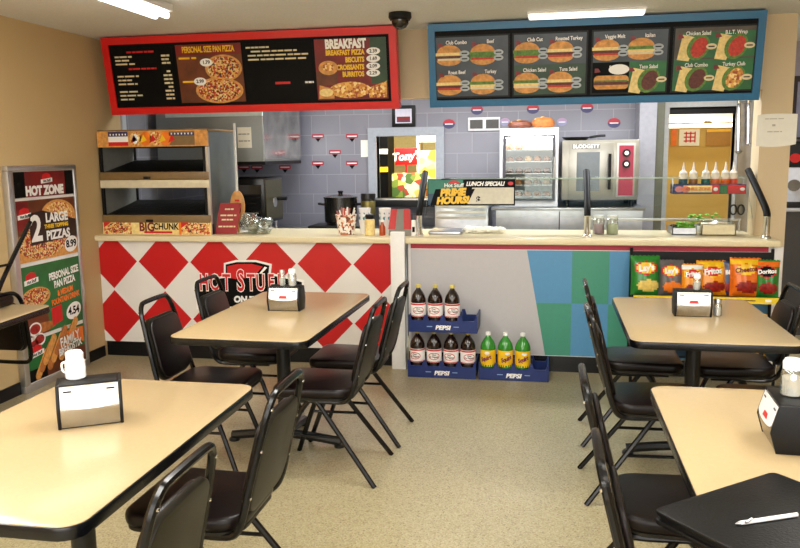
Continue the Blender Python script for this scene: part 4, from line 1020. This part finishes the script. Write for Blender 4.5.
fr = Fr((-.903, 5.945, 1.208), (1, 0, 0), (0, .05, 1)); b = MB(); b.prism(((0, 0), (.66, 0), (.66, .198), (0, .198)), fr, -.006, 0, INK)
b.rect(fr, .004, .004, .27, .194, .001, mat('sign_green', (26, 120, 100), .4)); b.rect(fr, .004, .004, .12, .09, .0016, mat('sign_blue', (22, 70, 96), .4)); b.flat(((.28, .012), (.65, .012), (.65, .135), (.34, .135)), fr, .0012, mat('sign_board', (214, 210, 192), .5))
b.flat(((.02, .004), (.30, .004), (.36, .125), (.06, .125)), fr, .002, INK); b.disc(fr, .625, .165, .02, .014, .002, RED)
b.text(fr, 'PRIME', .19, .098, .072, .003, YEL, bold=.005, shear=.2, rot=.04); b.text(fr, 'HOURS!', .19, .038, .068, .003, YEL, bold=.005, shear=.2, rot=.04)
b.text(fr, 'Hot Stuff', .2, .152, .04, .003, WHT, bold=.001); b.disc(fr, .2, .175, .04, .014, .002, RED)
b.text(fr, 'LUNCH SPECIAL!', .435, .162, .042, .003, WHT, bold=.0022, shear=.25, sx=.9); b.text(fr, '$', .385, .045, .06, .003, INK, bold=.002); part('card', b, t)
b = MB(); b.box((-.80, 5.955, 1.4065), (-.76, 6.18, 1.4095), BLACK); b.box((-.80, 5.955, 1.38), (-.76, 5.958, 1.4065), BLACK); part('clip', b, t)

t = thing('bottle_tray', 'printed tray of squeeze bottles hanging at the doorway end of the counter', 'tray', (1.11, 6.14, 1.28))
x0, x1 = .906, 1.41; b = MB(); b.box((x0, 6.10, 1.283), (x1, 6.24, 1.292), NAVY); b.box((x0, 6.095, 1.283), (x1, 6.103, 1.352), NAVY); b.box((x0, 6.236, 1.283), (x1, 6.242, 1.352), NAVY); sh_ = part('tray', b, t)
fr = XZ(0, 6.0945, 0); b = MB()
b.rect(fr, x0+.07, 1.295, x0+.27, 1.345, 0, CHEE); b.disc(fr, x0+.04, 1.318, .03, .022, 0, mat('pink_print', (220, 130, 130), .4)); b.disc(fr, x0+.085, 1.318, .03, .024, .001, mat('salmon_print', (230, 120, 90), .4))
b.text(fr, 'CHILL ZONE', x0+.175, 1.319, .03, .001, ORG, bold=.0015); b.rect(fr, x0+.27, 1.287, x0+.32, 1.348, .001, RED); b.disc(fr, x0+.295, 1.318, .016, .014, .002, WHT); b.rect(fr, x0+.325, 1.287, x0+.375, 1.348, .001, GRN); b.rect(fr, x0+.378, 1.287, x1-.003, 1.348, .001, RED); b.disc(fr, x1-.025, 1.318, .018, .012, .002, WHT); part('print', b, sh_)
for x in (x0+.004, x1-.004): b = MB(); b.box((x-.004, 6.16, 1.292), (x+.004, 6.18, 1.396), ALU); part('hanger', b, t)
MILK = mat('milky_plastic', (222, 216, 196), .35)
for k, (px, c, lab) in enumerate(((683, (30, 80, 100), 'dark teal label, at the window side'), (693, (150, 100, 50), 'tan label'), (705.6, (20, 100, 90), 'green label'), (715, (226, 110, 60), 'pale orange label, between green and orange'), (725, (226, 100, 20), 'bright orange label'), (733, (214, 70, 40), 'red label, at the pier end'))):
    x = at(px, 184, 6.16).x; t = thing('squeeze_bottle', 'squeeze bottle with '+lab+' of the tray', 'bottle', (x, 6.165, 1.2925), group='squeeze bottles')
    o = (x, 6.165, 1.2925); b = MB(); b.lathe([(.028, 0), (.031, .004), (.031, .125), (.026, .14)], MILK, o, 16); bd = part('bottle_body', b, t)
    b = MB(); b.lathe([(.0315, .045), (.0318, .046), (.0318, .098), (.0315, .099)], mat('sauce_label_%d' % c[0]+str(c[1]), c, .4, var=.3, scale=60), o, 16); part('label', b, bd)
    b = MB(); b.lathe([(.027, .1405), (.027, .148), (.012, .162), (.006, .20), (.003, .222)], WHT, o, 12); part('nozzle', b, t)

# food wells, jars, cloth behind the guard
def pan(label, x0, x1, y0, y1, h, m=STEEL):
    t = thing('food_pan', label, 'food pan', ((x0+x1)/2, (y0+y1)/2, CT)); fr = Fr((0, 0, 0), (1, 0, 0), (0, 1, 0)); b = MB()
    b.box((x0, y0, CT), (x1, y1, CT+.006), m); b.box((x0, y0, CT), (x1, y0+.006, CT+h), m); b.box((x0, y1-.006, CT), (x1, y1, CT+h), m); b.box((x0, y0, CT), (x0+.006, y1, CT+h), m); b.box((x1-.006, y0, CT), (x1, y1, CT+h), m); part('pan_wall', b, t); return t
def heap(name, label, cat, x0, x1, y0, y1, z0, z1, m, n, r):
    b = MB()
    for k in range(n): b.blob((random.uniform(x0, x1), random.uniform(y0, y1), random.uniform(z0, z1)), r*random.uniform(.7, 1.2), m, .3, 1, (1, 1, .45))
    o = solo(name, b, label, cat, loc=((x0+x1)/2, (y0+y1)/2, z0)); o['kind'] = 'stuff'
pan('low steel pan of shredded lettuce nearest the glass', .90, 1.07, 6.02, 6.30, .05); heap('shredded_lettuce', 'shredded lettuce heaped in the low steel pan', 'lettuce', .96, 1.05, 6.05, 6.27, CT+.02, CT+.075, LETTUCE, 60, .022)
heap('olives', 'black olives beside the shredded lettuce', 'olives', .912, .945, 6.04, 6.25, CT+.02, CT+.06, BLACK, 30, .014)
b = MB(); p = .06
pan('cream fronted food tub with two dark studs by the slanted post', 1.10, 1.335, 6.00, 6.07, .075, mat('cream_plastic', (226, 214, 176), .4))
t = thing('wrapped_stack', 'clear wrapped stack of deli paper behind the cream food tub', 'package', (1.22, 6.2, CT)); b = MB(); b.box((1.11, 6.09, CT), (1.34, 6.25, CT+.05), PAPER, .004); part('paper_stack', b, t); b = MB(); b.box((1.105, 6.085, CT+.0505), (1.345, 6.255, CT+.10), CLEAR, .012); part('wrapper', b, t)
pan('raised steel pan of green peppers towards the doorway', 1.04, 1.33, 6.34, 6.375, .05)
heap('sliced_peppers', 'bright green pepper slices in the raised pan', 'peppers', 1.06, 1.30, 6.345, 6.37, CT+.05, CT+.13, mat('pepper_green', (120, 190, 50), .4, var=.3, scale=30), 45, .018)
for k, (x, lab, c) in enumerate(((.375, 'spice jar with mauve contents, nearer the middle post', (150, 110, 140)), (.475, 'spice jar with pale green contents, farther from the middle post', (170, 180, 140)))):
    t = thing('spice_jar', lab, 'jar', (x, 6.05, CT), group='spice jars behind the guard'); o = (x, 6.05, CT)
    b = MB(); b.lathe([(.040, 0), (.043, .005), (.043, .11), (.034, .12)], CLEAR, o, 16); jb = part('jar', b, t); b = MB(); b.lathe([(.038, .004), (.038, .075), (.01, .08)], mat('spice_%d' % k, c, .7), o, 14); part('filling', b, jb)
    b = MB(); b.lathe([(.037, .1205), (.039, .125), (.039, .14), (.034, .143)], SHW, o, 16); part('lid', b, t)
t = thing('folded_cloth', 'crumpled white cloth on the counter below the lunch sign', 'cloth', (-.5, 6.05, CT)); b = MB()
for k in range(7): b.blob((-.60+.04*k, 6.05+.01*math.sin(k*2), CT+.028), .045, PAPER, .25, 2, (1, .9, .55))
part('cloth', b, t)
solo('sheet_pan', MB().prism(rrect(-.90, 5.93, -.64, 6.28, .02), Fr((0, 0, CT), (1, 0, 0), (0, 1, 0)), 0, .02, STEEL, .004), 'steel sheet pan lying on the counter below the lunch sign', 'pan', loc=(-.77, 6.1, CT))

# ================================================================ kitchen
t = thing('back_counter', 'long steel back counter under the hood and pot', 'counter', (-2.2, 7.3, 0))
b = MB(); b.box((-3.45, 6.72, 0), (-1.06, YB-.35, .87), DSTEEL); part('body', b, t); b = MB(); b.box((-3.45, 6.68, .87), (-1.04, YB-.33, .90), STEEL, .004); part('worktop', b, t)
t = thing('equipment_stand', 'steel stand under the pastry case and convection oven', 'stand', (.2, 7.5, 0))
b = MB(); b.box((-.46, 7.12, 0), (.81, YB-.004, 1.09), STEEL); part('body', b, t); b = MB(); b.box((-.50, 7.08, 1.09), (.83, YB-.004, 1.115), STEEL, .004); part('worktop', b, t)
for x in (.10,): b = MB(); b.box((x-.004, 7.113, .3), (x+.004, 7.119, 1.08), BLACK); part('door_gap', b, t)
t = thing('sandwich_unit', 'ridged steel sandwich unit behind the lunch sign', 'prep unit', (-.73, 7.3, 0))
b = MB(); b.box((-1.0, 7.0, 0), (-.52, YB-.35, 1.16), STEEL, .006); part('body', b, t)
for z in (1.02, 1.07, 1.12): b = MB(); b.box((-.98, 6.985, z), (-.54, 6.999, z+.022), mat('steel_ridge', (196, 190, 176), .3, .8)); part('drawer_front', b, t)
HOOD = mat('hood_grey', (142, 146, 146), .45, .3, var=.05, scale=4); POL = mat('polished_steel', (200, 198, 190), .14, 1, var=.35, scale=5, bump=.25)
t = thing('exhaust_hood', 'grey box hood with polished steel side hanging above the back counter', 'hood', (-2.9, 7.2, 1.55)); hx0, hx1, hy0, hy1, hz0, hz1 = -3.47, -2.46, 6.65, 7.7, 1.55, 2.5
b = MB(); b.box((hx0, hy0, hz0), (hx1-.006, hy1, hz1), HOOD, .004); part('canopy', b, t)
b = MB(); b.box((hx1-.0055, hy0+.01, hz0+.02), (hx1, hy1, hz1), POL); part('side_panel', b, t, label='polished side panel')
b = MB(); b.box((hx0, hy0+.02, hz0-.03), (hx1, hy1, hz0-.0005), BLACK); part('grease_tray', b, t)
b = MB(); b.box((hx0+.1, hy0-.012, 1.945), (hx1, hy0-.0005, 1.985), mat('pale_blue_strip', (200, 212, 216), .4)); part('front_strip', b, t)
p0, p1 = at(238, 148, hy0-.002), at(251, 127, hy0-.002); b = MB(); b.box((p0.x, hy0-.003, p0.z), (p1.x, hy0-.0006, p1.z), PAPER); fr = XZ(0, hy0-.0032, 0); dashes(b, fr, p0.x+.01, p1.x-.01, p0.z+.06, .006, .0005, INK, 3); dashes(b, fr, p0.x+.01, p1.x-.01, p0.z+.12, .006, .0005, INK, 3)
solo('taped_notice', b, 'white notice with two lines taped to the grey hood front', 'notice', loc=(p0.x, hy0-.002, p0.z))
t = thing('toaster_oven', 'black toaster oven with olive side on the back counter', 'toaster oven', (-2.75, 7.0, .9)); tx0, tx1, ty0, ty1 = -3.0, -2.51, 6.76, 7.26
b = MB(); b.box((tx0, ty0, .99), (tx1-.004, ty1, 1.40), mat('toaster_black', (18, 18, 18), .3), .01); bd = part('body', b, t)
b = MB(); b.box((tx1-.0035, ty0+.03, 1.02), (tx1+.002, ty1-.03, 1.38), mat('olive_metal', (96, 90, 60), .3, .7)); sd = part('side_panel', b, t, label='olive metal side'); b = MB(); b.cyl((tx1+.002, 7.02, 1.17), (tx1+.008, 7.02, 1.17), .045, ALU); part('badge', b, sd)
b = MB(); b.box((tx0+.06, ty0-.02, 1.06), (tx1-.03, ty0-.0005, 1.34), mat('toaster_window', (30, 30, 30), .08)); dr = part('door', b, t); b = MB(); b.cyl((tx0+.08, ty0-.035, 1.09), (tx1-.05, ty0-.035, 1.09), .009, CHROME); part('handle', b, dr)
b = MB(); b.cyl((tx1+.002, 7.1, 1.20), (tx1+.09, 7.1, 1.20), .018, BLACK); part('side_knob', b, t)
for x in (tx0+.06, tx1-.06):
    for y in (ty0+.06, ty1-.06): b = MB(); b.cyl((x, y, .9005), (x, y, .99), .016, ALU); part('foot', b, t)
t = thing('hot_plate', 'flat black hot plate under the pot', 'hot plate', (-1.87, 7.0, .9)); b = MB(); b.box((-2.14, 6.82, .9005), (-1.66, 7.2, .965), BLACK, .01); part('body', b, t); b = MB(); b.lathe([(.13, .9655), (.13, .985), (.1, .9855)], IRON, (-1.87, 7.0, 0), 24); part('burner', b, t)
t = thing('stock_pot', 'black lidded pot on the hot plate', 'pot', (-1.87, 7.0, .986)); o = (-1.87, 7.0, .9862)
b = MB(); b.lathe([(.135, 0), (.15, .01), (.152, .22), (.15, .222)], mat('black_enamel', (14, 14, 16), .22, coat=.4), o, 26); part('pot_body', b, t)
b = MB(); b.lathe([(.158, .2225), (.158, .232), (.09, .25), (.02, .256), (.02, .27), (.028, .285), (.01, .29)], MATS['black_enamel'], o, 26); part('lid', b, t)
for s in (-1, 1): b = MB(); b.tube([(o[0]+s*.145, 6.96, 1.15), (o[0]+s*.20, 6.97, 1.155), (o[0]+s*.20, 7.03, 1.155), (o[0]+s*.145, 7.04, 1.15)], .01, BLACK, 8, 3); part('handle', b, t)
t = thing('canister', 'tall dark canister with painted yellowish highlight standing beside the pot', 'canister', (-1.60, 6.95, .9)); b = MB(); b.lathe([(.06, .0005), (.062, .30), (.066, .305), (.066, .35), (.05, .352)], mat('canister_black', (20, 18, 18), .3), (-1.60, 6.95, .9), 20); part('body', b, t); b = MB(); b.lathe([(.0635, .16), (.065, .165), (.0655, .28), (.0635, .285)], mat('highlight_band', (120, 110, 60), .35, .7), (-1.60, 6.95, .9), 20); part('band', b, t)  # the band paints a yellowish highlight onto the black canister

# pastry case
cx0, cx1, cy0, cy1, cz0, cz1 = -.435, .083, 7.2, 7.72, 1.116, 1.815
t = thing('pastry_case', 'white lit pastry case with glass door on the steel stand', 'display case', ((cx0+cx1)/2, 7.46, cz0)); CW = mat('case_white', (224, 224, 228), .35)
b = MB(); b.box((cx0, cy0, cz1-.06), (cx1, cy1, cz1), CW, .005); part('roof', b, t); b = MB(); b.box((cx0, cy0, cz0), (cx1, cy1, cz0+.05), CW, .005); part('base', b, t)
for x in (cx0, cx1-.025): b = MB(); b.box((x, cy0, cz0+.05), (x+.025, cy1, cz1-.06), CW); part('side_wall', b, t)
b = MB(); b.box((cx0+.025, cy1-.02, cz0+.05), (cx1-.025, cy1, cz1-.06), WHT); part('back_wall', b, t)
b = MB(); b.cyl((cx0+.05, cy0+.05, cz1-.075), (cx1-.05, cy0+.05, cz1-.075), .011, mat('case_lamp', (255, 252, 246), .5, emit=45, var=0)); part('lamp_tube', b, t)
b = MB(); dz0, dz1 = cz0+.055, cz1-.065; DKF = mat('door_dark_frame', (60, 60, 66), .35)
for lo, hi in (((cx0+.03, dz0), (cx0+.055, dz1)), ((cx1-.05, dz0), (cx1-.03, dz1)), ((cx0+.055, dz1-.015), (cx1-.05, dz1)), ((cx0+.055, dz0), (cx1-.05, dz0+.015))): b.box((lo[0], cy0-.012, lo[1]), (hi[0], cy0-.001, hi[1]), DKF)
dr = part('door', b, t, label='dark framed glass door'); b = MB(); b.box((cx0+.055, cy0-.008, dz0+.015), (cx1-.05, cy0-.004, dz1-.015), GLASS); part('pane', b, dr)
b = MB(); b.cyl((cx1-.035, cy0-.03, 1.36), (cx1-.035, cy0-.03, 1.56), .008, ALU); part('handle', b, dr)
PAST = [mat('pastry_%d' % k, c, .6, var=.35, scale=40, bump=.2) for k, c in enumerate(((170, 110, 60), (140, 84, 50), (120, 72, 52), (190, 150, 100)))]
words_ = ('top', 'second', 'third', 'fourth', 'bottom')
pb0_ = None
for i in range(5):
    z = 1.235+.105*(4-i)-.03
    b = MB(); b.box((cx0+.027, cy0+.03, z-.006), (cx1-.027, cy1-.03, z), ALU); part('wire_shelf', b, t)
    for k in range(5):
        if i == 0 and k > 1: continue
        x = cx0+.085+k*.083; b = MB(); r = .036; b.lathe([(r*.8, .0005), (r, .012), (r*.95, .028), (r*.6, .043), (r*.1, .047)], PAST[(i+k*(i % 2)) % 4], (x, cy0+.10, z), 12, sx=1.05)
        solo('pastry', b, 'round baked pastry on the %s shelf of the lit case' % words_[i], 'pastry', 'pastries on the %s shelf of the case' % words_[i], (x, cy0+.10, z))
def loaf(label, x, y, z, l, h, m):
    t = thing('bread_loaf', label, 'bread', (x, y, z), group='bread on the pastry case'); b = MB()
    b.lathe([(.55, .0), (.9, .12), (1, .4), (.9, .72), (.6, .93), (.15, 1)], m, (0, 0, 0), 20)
    for v in b.bm.verts: v.co = Vector((x+v.co.x*l, y+v.co.y*.09, z+.0005+v.co.z*h))
    lf = part('loaf', b, t)
    for k in range(3): b = MB(); xx = x-l*.5+k*l*.5; b.tube([(xx-.02, y-.05, z+h*.93-.012*abs(k-1)), (xx, y, z+h*1.0-.02*abs(k-1)), (xx+.02, y+.05, z+h*.93-.012*abs(k-1))], .006, CHEE, 6, 2); part('crust_slash', b, lf)
loaf('smaller dark bread loaf on top of the pastry case', -.265, 7.36, cz1, .11, .075, mat('dark_bread', (110, 58, 34), .5, var=.4, scale=30, bump=.2))
loaf('larger golden bread loaf on top of the pastry case', -.055, 7.36, cz1, .105, .10, BREAD)

# convection oven
ox0, ox1, oy0, oz0, oz1 = .115, .775, 7.2, 1.1155, 1.70
t = thing('convection_oven', 'steel convection oven with red control panel', 'oven', ((ox0+ox1)/2, 7.5, oz0)); OS = mat('oven_steel', (176, 176, 170), .3, .85, var=.08, scale=8)
b = MB(); b.box((ox0, oy0, oz0+.06), (ox1, 7.85, oz1), OS, .006); part('body', b, t)
for x in (ox0+.05, ox1-.05):
    for y in (oy0+.06, 7.75): b = MB(); b.cyl((x, y, oz0), (x, y, oz0+.062), .02, BLACK); part('foot', b, t)
b = MB(); b.box((ox0+.06, oy0-.022, 1.19), (.56, oy0-.0005, 1.68), OS, .004); dr = part('door', b, t)
b = MB(); p0, p1 = at(576, 191, oy0-.024), at(600, 152, oy0-.024); b.box((p0.x, oy0-.027, p0.z), (p1.x, oy0-.0225, p1.z), mat('oven_glass', (84, 92, 96), .12)); part('door_glass', b, dr)
b = MB(); b.cyl((.525, oy0-.05, 1.27), (.525, oy0-.05, 1.58), .012, BLACK); part('handle', b, dr)
b = MB(); b.box((.20, oy0-.0245, 1.625), (.44, oy0-.0222, 1.665), DSTEEL); b.text(XZ(0, oy0-.0247, 0), 'BLODGETT', .32, 1.645, .045, .001, WHT, bold=.001); part('name_plate', b, dr)
b = MB(); b.box((.585, oy0-.012, 1.20), (.745, oy0-.0005, 1.67), ALU, .003); cp_ = part('control_frame', b, t); b = MB(); b.box((.603, oy0-.016, 1.215), (.727, oy0-.0125, 1.65), mat('control_red', (150, 26, 56), .35)); part('control_panel', b, cp_, label='dark red control panel')
for z in (1.585, 1.49): b = MB(); b.cyl((.665, oy0-.0165, z), (.665, oy0-.04, z), .034, BLACK); b.cyl((.665, oy0-.0405, z), (.665, oy0-.045, z), .018, WHT); part('knob', b, cp_)
t = thing('frying_pan', 'dark shallow pan lying on top of the convection oven', 'pan', (.24, 7.45, oz1)); b = MB(); b.lathe([(.09, .0005), (.125, .03), (.13, .032), (.12, .028), (.08, .012)], mat('pan_dark', (40, 38, 36), .35, .5), (.24, 7.45, oz1), 22); part('bowl', b, t); b = MB(); b.tube([(.36, 7.45, oz1+.028), (.44, 7.44, oz1+.04), (.5, 7.44, oz1+.042)], .011, BLACK, 8, 3); part('handle', b, t)

# wall pieces
p0, p1 = at(468, 131, YB-.02), at(500, 117, YB-.02); t = thing('wall_outlet_plate', 'pale plate with two dark squares on the tiles beside the pastry case', 'wall plate', ((p0.x+p1.x)/2, YB-.02, p0.z))
b = MB(); b.box((p0.x, YB-.02, p0.z), (p1.x, YB-.001, p1.z), CW, .003); part('plate', b, t)
for k in (0, 1): b = MB(); w_ = (p1.x-p0.x)/2; b.box((p0.x+.02+k*w_, YB-.026, p0.z+.022), (p0.x+w_-.012+k*w_, YB-.0205, p1.z-.022), mat('socket_dark', (74, 72, 70), .5)); part('socket', b, t)
p0, p1 = at(392, 127, YB-.025), at(415, 105, YB-.025); t = thing('framed_certificate', 'small black framed certificate above the pass-through window', 'picture', ((p0.x+p1.x)/2, YB-.02, p0.z))
b = MB(); b.box((p0.x, YB-.025, p0.z), (p1.x, YB-.001, p1.z), BLACK, .004); part('frame', b, t); b = MB(); fr = XZ(0, YB-.0255, 0); b.rect(fr, p0.x+.035, p0.z+.035, p1.x-.035, p1.z-.035, .0, mat('pale_lilac_paper', (206, 204, 220), .5)); b.rect(fr, p0.x+.05, p0.z+.06, p1.x-.05, p0.z+.10, .001, DRED); b.rect(fr, p0.x+.05, p0.z+.045, p1.x-.05, p0.z+.06, .001, DECB); part('certificate', b, t)
p0, p1 = at(361, 157, YB-.004), at(371, 140, YB-.004)
b = MB(); b.box((p0.x, YB-.004, p0.z), (p1.x-.01, YB-.001, p1.z), PAPER); solo('taped_notice', b, 'white notice taped to the tiles beside the pass-through window', 'notice', loc=(p0.x, YB-.002, p0.z))

# steel panel with hanging utensils
ux0, ux1 = at(736, 150, 6.95).x, 1.75
t = thing('utensil_panel', 'steel panel with a rail beside the doorway', 'panel', ((ux0+ux1)/2, 6.97, 0)); b = MB(); b.box((ux0+.02, 6.96, 0), (ux1, 6.985, 2.05), STEEL); part('sheet', b, t)
zr_ = at(745, 101, 6.93).z; b = MB(); b.cyl((ux0+.0, 6.92, zr_), (ux1, 6.92, zr_), .008, STEEL); b2 = part('rail', b, t); b = MB(); b.box((ux0+.03, 6.92, zr_-.01), (ux0+.05, 6.96, zr_+.01), STEEL); part('bracket', b, t)
for k, (px, L, r_, lab, cat_) in enumerate(((738.5, .40, .036, 'steel ladle hanging nearest the doorway', 'ladle'), (748, .34, .026, 'steel serving spoon hanging in the middle of the rail', 'spoon'), (757, .46, .036, 'steel ladle hanging nearest the beige pier', 'ladle'))):
    x = at(px, 110, 6.9).x; nm = 'ladle' if cat_ == 'ladle' else 'serving_spoon'; t = thing(nm, lab, cat_, (x, 6.90, zr_-L)); b = MB(); b.tube([(x, 6.925, zr_+.012), (x, 6.905, zr_+.012), (x, 6.90, zr_-.02), (x+.01, 6.905, zr_-L*.6), (x+.015, 6.91, zr_-L)], .014, CHROME, 8, 3); part('handle', b, t)
    b = MB(); b.lathe([(.002, -r_*.7), (r_*.6, -r_*.5), (r_, .0), (r_*.93, .0), (r_*.5, -r_*.4)], CHROME, (x+.015, 6.885, zr_-L), 14, sy=.8); part('bowl', b, t)
p = at(738, 210, 6.9); t = thing('kitchen_shears', 'black handled shears hanging below the squeeze bottles', 'scissors', (p.x, 6.93, p.z))
for s in (-1, 1): b = MB(); b.tube([(p.x+s*.03+.025*math.cos(R(a)), 6.93, p.z+.04*math.sin(R(a))) for a in range(0, 360, 45)], .007, BLACK, 6, 2, True); part('handle', b, t)
for s in (-1, 1): b = MB(); b.box((p.x+s*.008-.006, 6.925, p.z+.04), (p.x+s*.008+.006, 6.929+.002*s, p.z+.2), STEEL); part('blade', b, t)

# back room, shop, corridor
p0, p1 = at(669, 124, 9.9), at(733, 117, 9.9); t = thing('ceiling_light', 'lit twin tube light seen through the yellow doorway', 'light', (1.7, 9.8, 2.0))
for i_, (xa_, xb_, za, zb2) in enumerate(((at(668, 121, 9.6).x, at(704, 121, 9.6).x, at(690, 122.5, 9.6).z, at(690, 117.5, 9.6).z), (at(712, 121, 9.6).x, 2.25, at(720, 122, 9.6).z, at(720, 119, 9.6).z), (at(668, 127, 9.6).x, 2.25, at(700, 127.5, 9.6).z, at(700, 124, 9.6).z))):
    b = MB(); b.box((xa_, 9.58, za), (xb_, 9.62, zb2), STORELIGHT, .004); part('fluorescent_tube', b, t)
b = MB(); b.box((.62, 9.60, 1.93), (2.28, 9.8, 2.06), WHITE); part('housing', b, t)
for nm, lab, x0p, x1p, m_, kind_ in (('file_folder', 'orange folder pinned at the end of the back room wall', 671, 677, ORG, 0), ('wall_chart', 'white chart with a red grid on the yellow back room wall', 679, 700, PAPER, 1), ('cardboard_sign', 'brown cardboard sheet beside the red grid chart', 706, 731, mat('kraft', (176, 130, 60), .6), 2)):
    p0, p1 = at(x0p, 146, 9.98), at(x1p, 129, 9.98); b = MB(); b.box((p0.x, 9.98, p0.z), (p1.x, 9.999, p1.z), m_); fr = XZ(0, 9.979, 0)
    if kind_ == 1:
        for k in range(3): b.rect(fr, p0.x+.05, p0.z+.05+.045*k, p1.x-.06, p0.z+.065+.045*k, .001, RED); b.rect(fr, p0.x+.07+.05*k, p0.z+.04, p0.x+.085+.05*k, p1.z-.03, .0015, RED)
    if kind_ == 2: b.rect(fr, p0.x+.0, p1.z-.03, p1.x, p1.z, .001, YEL)
    solo(nm, b, lab, 'wall paper sheet' if kind_ else 'folder', loc=(p0.x, 9.99, p0.z))
SY = 9.4
t = thing('shop_cooler', 'dark shop cabinet with pale bands seen at the side of the pass-through window', 'cabinet', (at(382, 170, SY).x, SY, 0)); xa_, xb_ = at(368, 170, SY).x, at(388, 170, SY).x
b = MB(); b.box((xa_, SY, 0), (xb_, SY+.4, 2.2), INK); part('body', b, t)
for ya1, yb1, m_ in ((149, 154, WHT), (167, 172, YEL)): b = MB(); z0_, z1_ = at(382, yb1, SY-.01).z, at(382, ya1, SY-.01).z; b.box((xa_, SY-.01, z0_), (xb_, SY-.0005, z1_), m_); part('shelf_band', b, t)
t = thing('shop_sign', 'red sign with white script seen through the pass-through window', 'sign', (at(404, 158, SY).x, SY, at(404, 165, SY).z)); p0, p1 = at(395, 165, SY), at(417, 148, SY)
b = MB(); b.box((p0.x, SY, p0.z), (p1.x, SY+.04, p1.z), RED, .004); bd = part('board', b, t); b = MB(); b.text(XZ(0, SY-.001, 0), "Tony's", (p0.x+p1.x)/2, (p0.z+p1.z)/2, .13, .001, WHT, bold=.004, shear=.2, rot=.08); part('lettering', b, bd)
b = MB(); b.cyl(((p0.x+p1.x)/2, SY+.02, 0.0), ((p0.x+p1.x)/2, SY+.02, p0.z), .015, RED); part('stand', b, t)
t = thing('snack_display', 'green speckled snack display below the red shop sign', 'display', (at(404, 185, SY).x, 9.2, 0)); p0, p1 = at(392, 200, 9.2), at(424, 173, 9.2); GOODS = speckle('snack_goods', [(120, 140, 50), (230, 220, 180), (70, 100, 40), (200, 180, 90), (160, 60, 40)], 14)
b = MB(); b.box((p0.x, 9.2, 0), (p1.x, 9.34, p1.z), GOODS, .01); part('goods', b, t); b = MB(); b.box((p0.x-.02, 9.185, 0), (p1.x+.02, 9.36, .5), DK); part('base', b, t)
t = thing('shop_shelf', 'yellow lit shop shelf of mixed goods at the side of the pass-through', 'shelf', (at(430, 170, 9.6).x, 9.6, 0)); p0, p1 = at(418, 200, 9.6), at(445, 138, 9.6); GOOD2 = speckle('mixed_goods', [(240, 214, 120), (230, 180, 60), (250, 240, 200), (150, 90, 40), (220, 200, 150)], 9)
for k in range(4): z = .3+k*.48; b = MB(); b.box((p0.x, 9.6, z), (p1.x, 9.9, z+.03), WHITE); sf = part('shelf_board', b, t); b = MB(); b.box((p0.x+.02, 9.63, z+.031), (p1.x-.02, 9.88, z+.38), GOOD2); part('goods', b, sf)
for x in (p0.x, p1.x): b = MB(); b.box((x-.015, 9.62, 0), (x+.015, 9.9, 2.1), WHITE); part('upright', b, t)
CYB = 7.2
t = thing('corridor_cabinet', 'dark grey cabinet with pale top in the corridor beyond the pier', 'cabinet', (2.4, 7.4, 0)); zt2 = at(790, 208, CYB).z; b = MB(); b.box((1.85, CYB, 0), (3.2, 7.59, zt2-.03), mat('cabinet_grey', (66, 64, 64), .5)); part('body', b, t); b = MB(); b.box((1.83, CYB-.02, zt2-.03), (3.22, 7.59, zt2), mat('pale_worktop', (196, 196, 200), .35), .004); part('worktop', b, t)
t = thing('drink_machine', 'white and black drink machine on the corridor cabinet', 'drink machine', (2.2, 7.4, zt2)); b = MB(); b.box((1.99, 7.26, zt2+.0005), (2.5, 7.55, zt2+.34), mat('machine_white', (214, 216, 224), .35), .01); part('body', b, t); b = MB(); b.box((1.99, 7.26, zt2+.341), (2.5, 7.55, zt2+.56), BLACK, .01); hd_ = part('head', b, t)
b = MB(); b.disc(XZ(0, 7.259, 0), 2.06, zt2+.42, .045, .04, .0, RED); part('badge', b, hd_, label='red round badge'); b = MB(); b.cyl((2.06, 7.235, zt2+.19), (2.06, 7.259, zt2+.19), .05, DSTEEL); part('dispensing_nozzle', b, t); b = MB(); b.box((2.0, 7.2, zt2+.0005), (2.2, 7.259, zt2+.05), BLACK, .004); part('drip_tray', b, t)
t = thing('corridor_notice_board', 'dark framed grey board on the corridor wall beyond the pier', 'board', (2.5, 7.58, 1.7)); p = at(794, 76, 7.57)
b = MB(); b.box((p.x, 7.57, zt2+.58), (3.0, 7.599, p.z), mat('dark_wood_frame', (38, 22, 22), .4)); part('frame', b, t); b = MB(); b.box((p.x+.035, 7.563, zt2+.6), (2.96, 7.5695, p.z-.05), mat('board_grey', (120, 118, 134), .5)); part('panel', b, t)
p0, p1 = at(756, 146, YH-.006), at(797, 114, YH-.006); t = thing('paper_sign', 'white paper notice taped across the beige pier', 'notice', ((p0.x+p1.x)/2, YH-.004, p0.z))
b = MB(); i_ = b.mi(PAPER); prev = None
for k in range(9):
    u = k/8; x = p0.x+(p1.x-p0.x)*u; y = YH-.004-.02*max(0, u-.75)*4; cur = [b.bm.verts.new((x, y, p0.z-.008*math.sin(PI*u*1.2)-.0+.03*max(0, u-.85))), b.bm.verts.new((x, y, p1.z+.006*math.sin(PI*u)))]
    if prev: f = b.bm.faces.new((prev[0], cur[0], cur[1], prev[1])); f.material_index = i_
    prev = cur
fr = XZ(0, YH-.0055, 0); GI = mat('faint_ink', (190, 184, 170), .6)
dashes(b, fr, p0.x+.05, p0.x+.19, p1.z-.03, .006, .001, GI, 3); dashes(b, fr, p0.x+.10, p0.x+.125, p1.z-.075, .014, .001, GI, 1); dashes(b, fr, p0.x+.07, p0.x+.17, p1.z-.12, .007, .001, GI, 3)
b.fix = False; part('sheet', b, t)
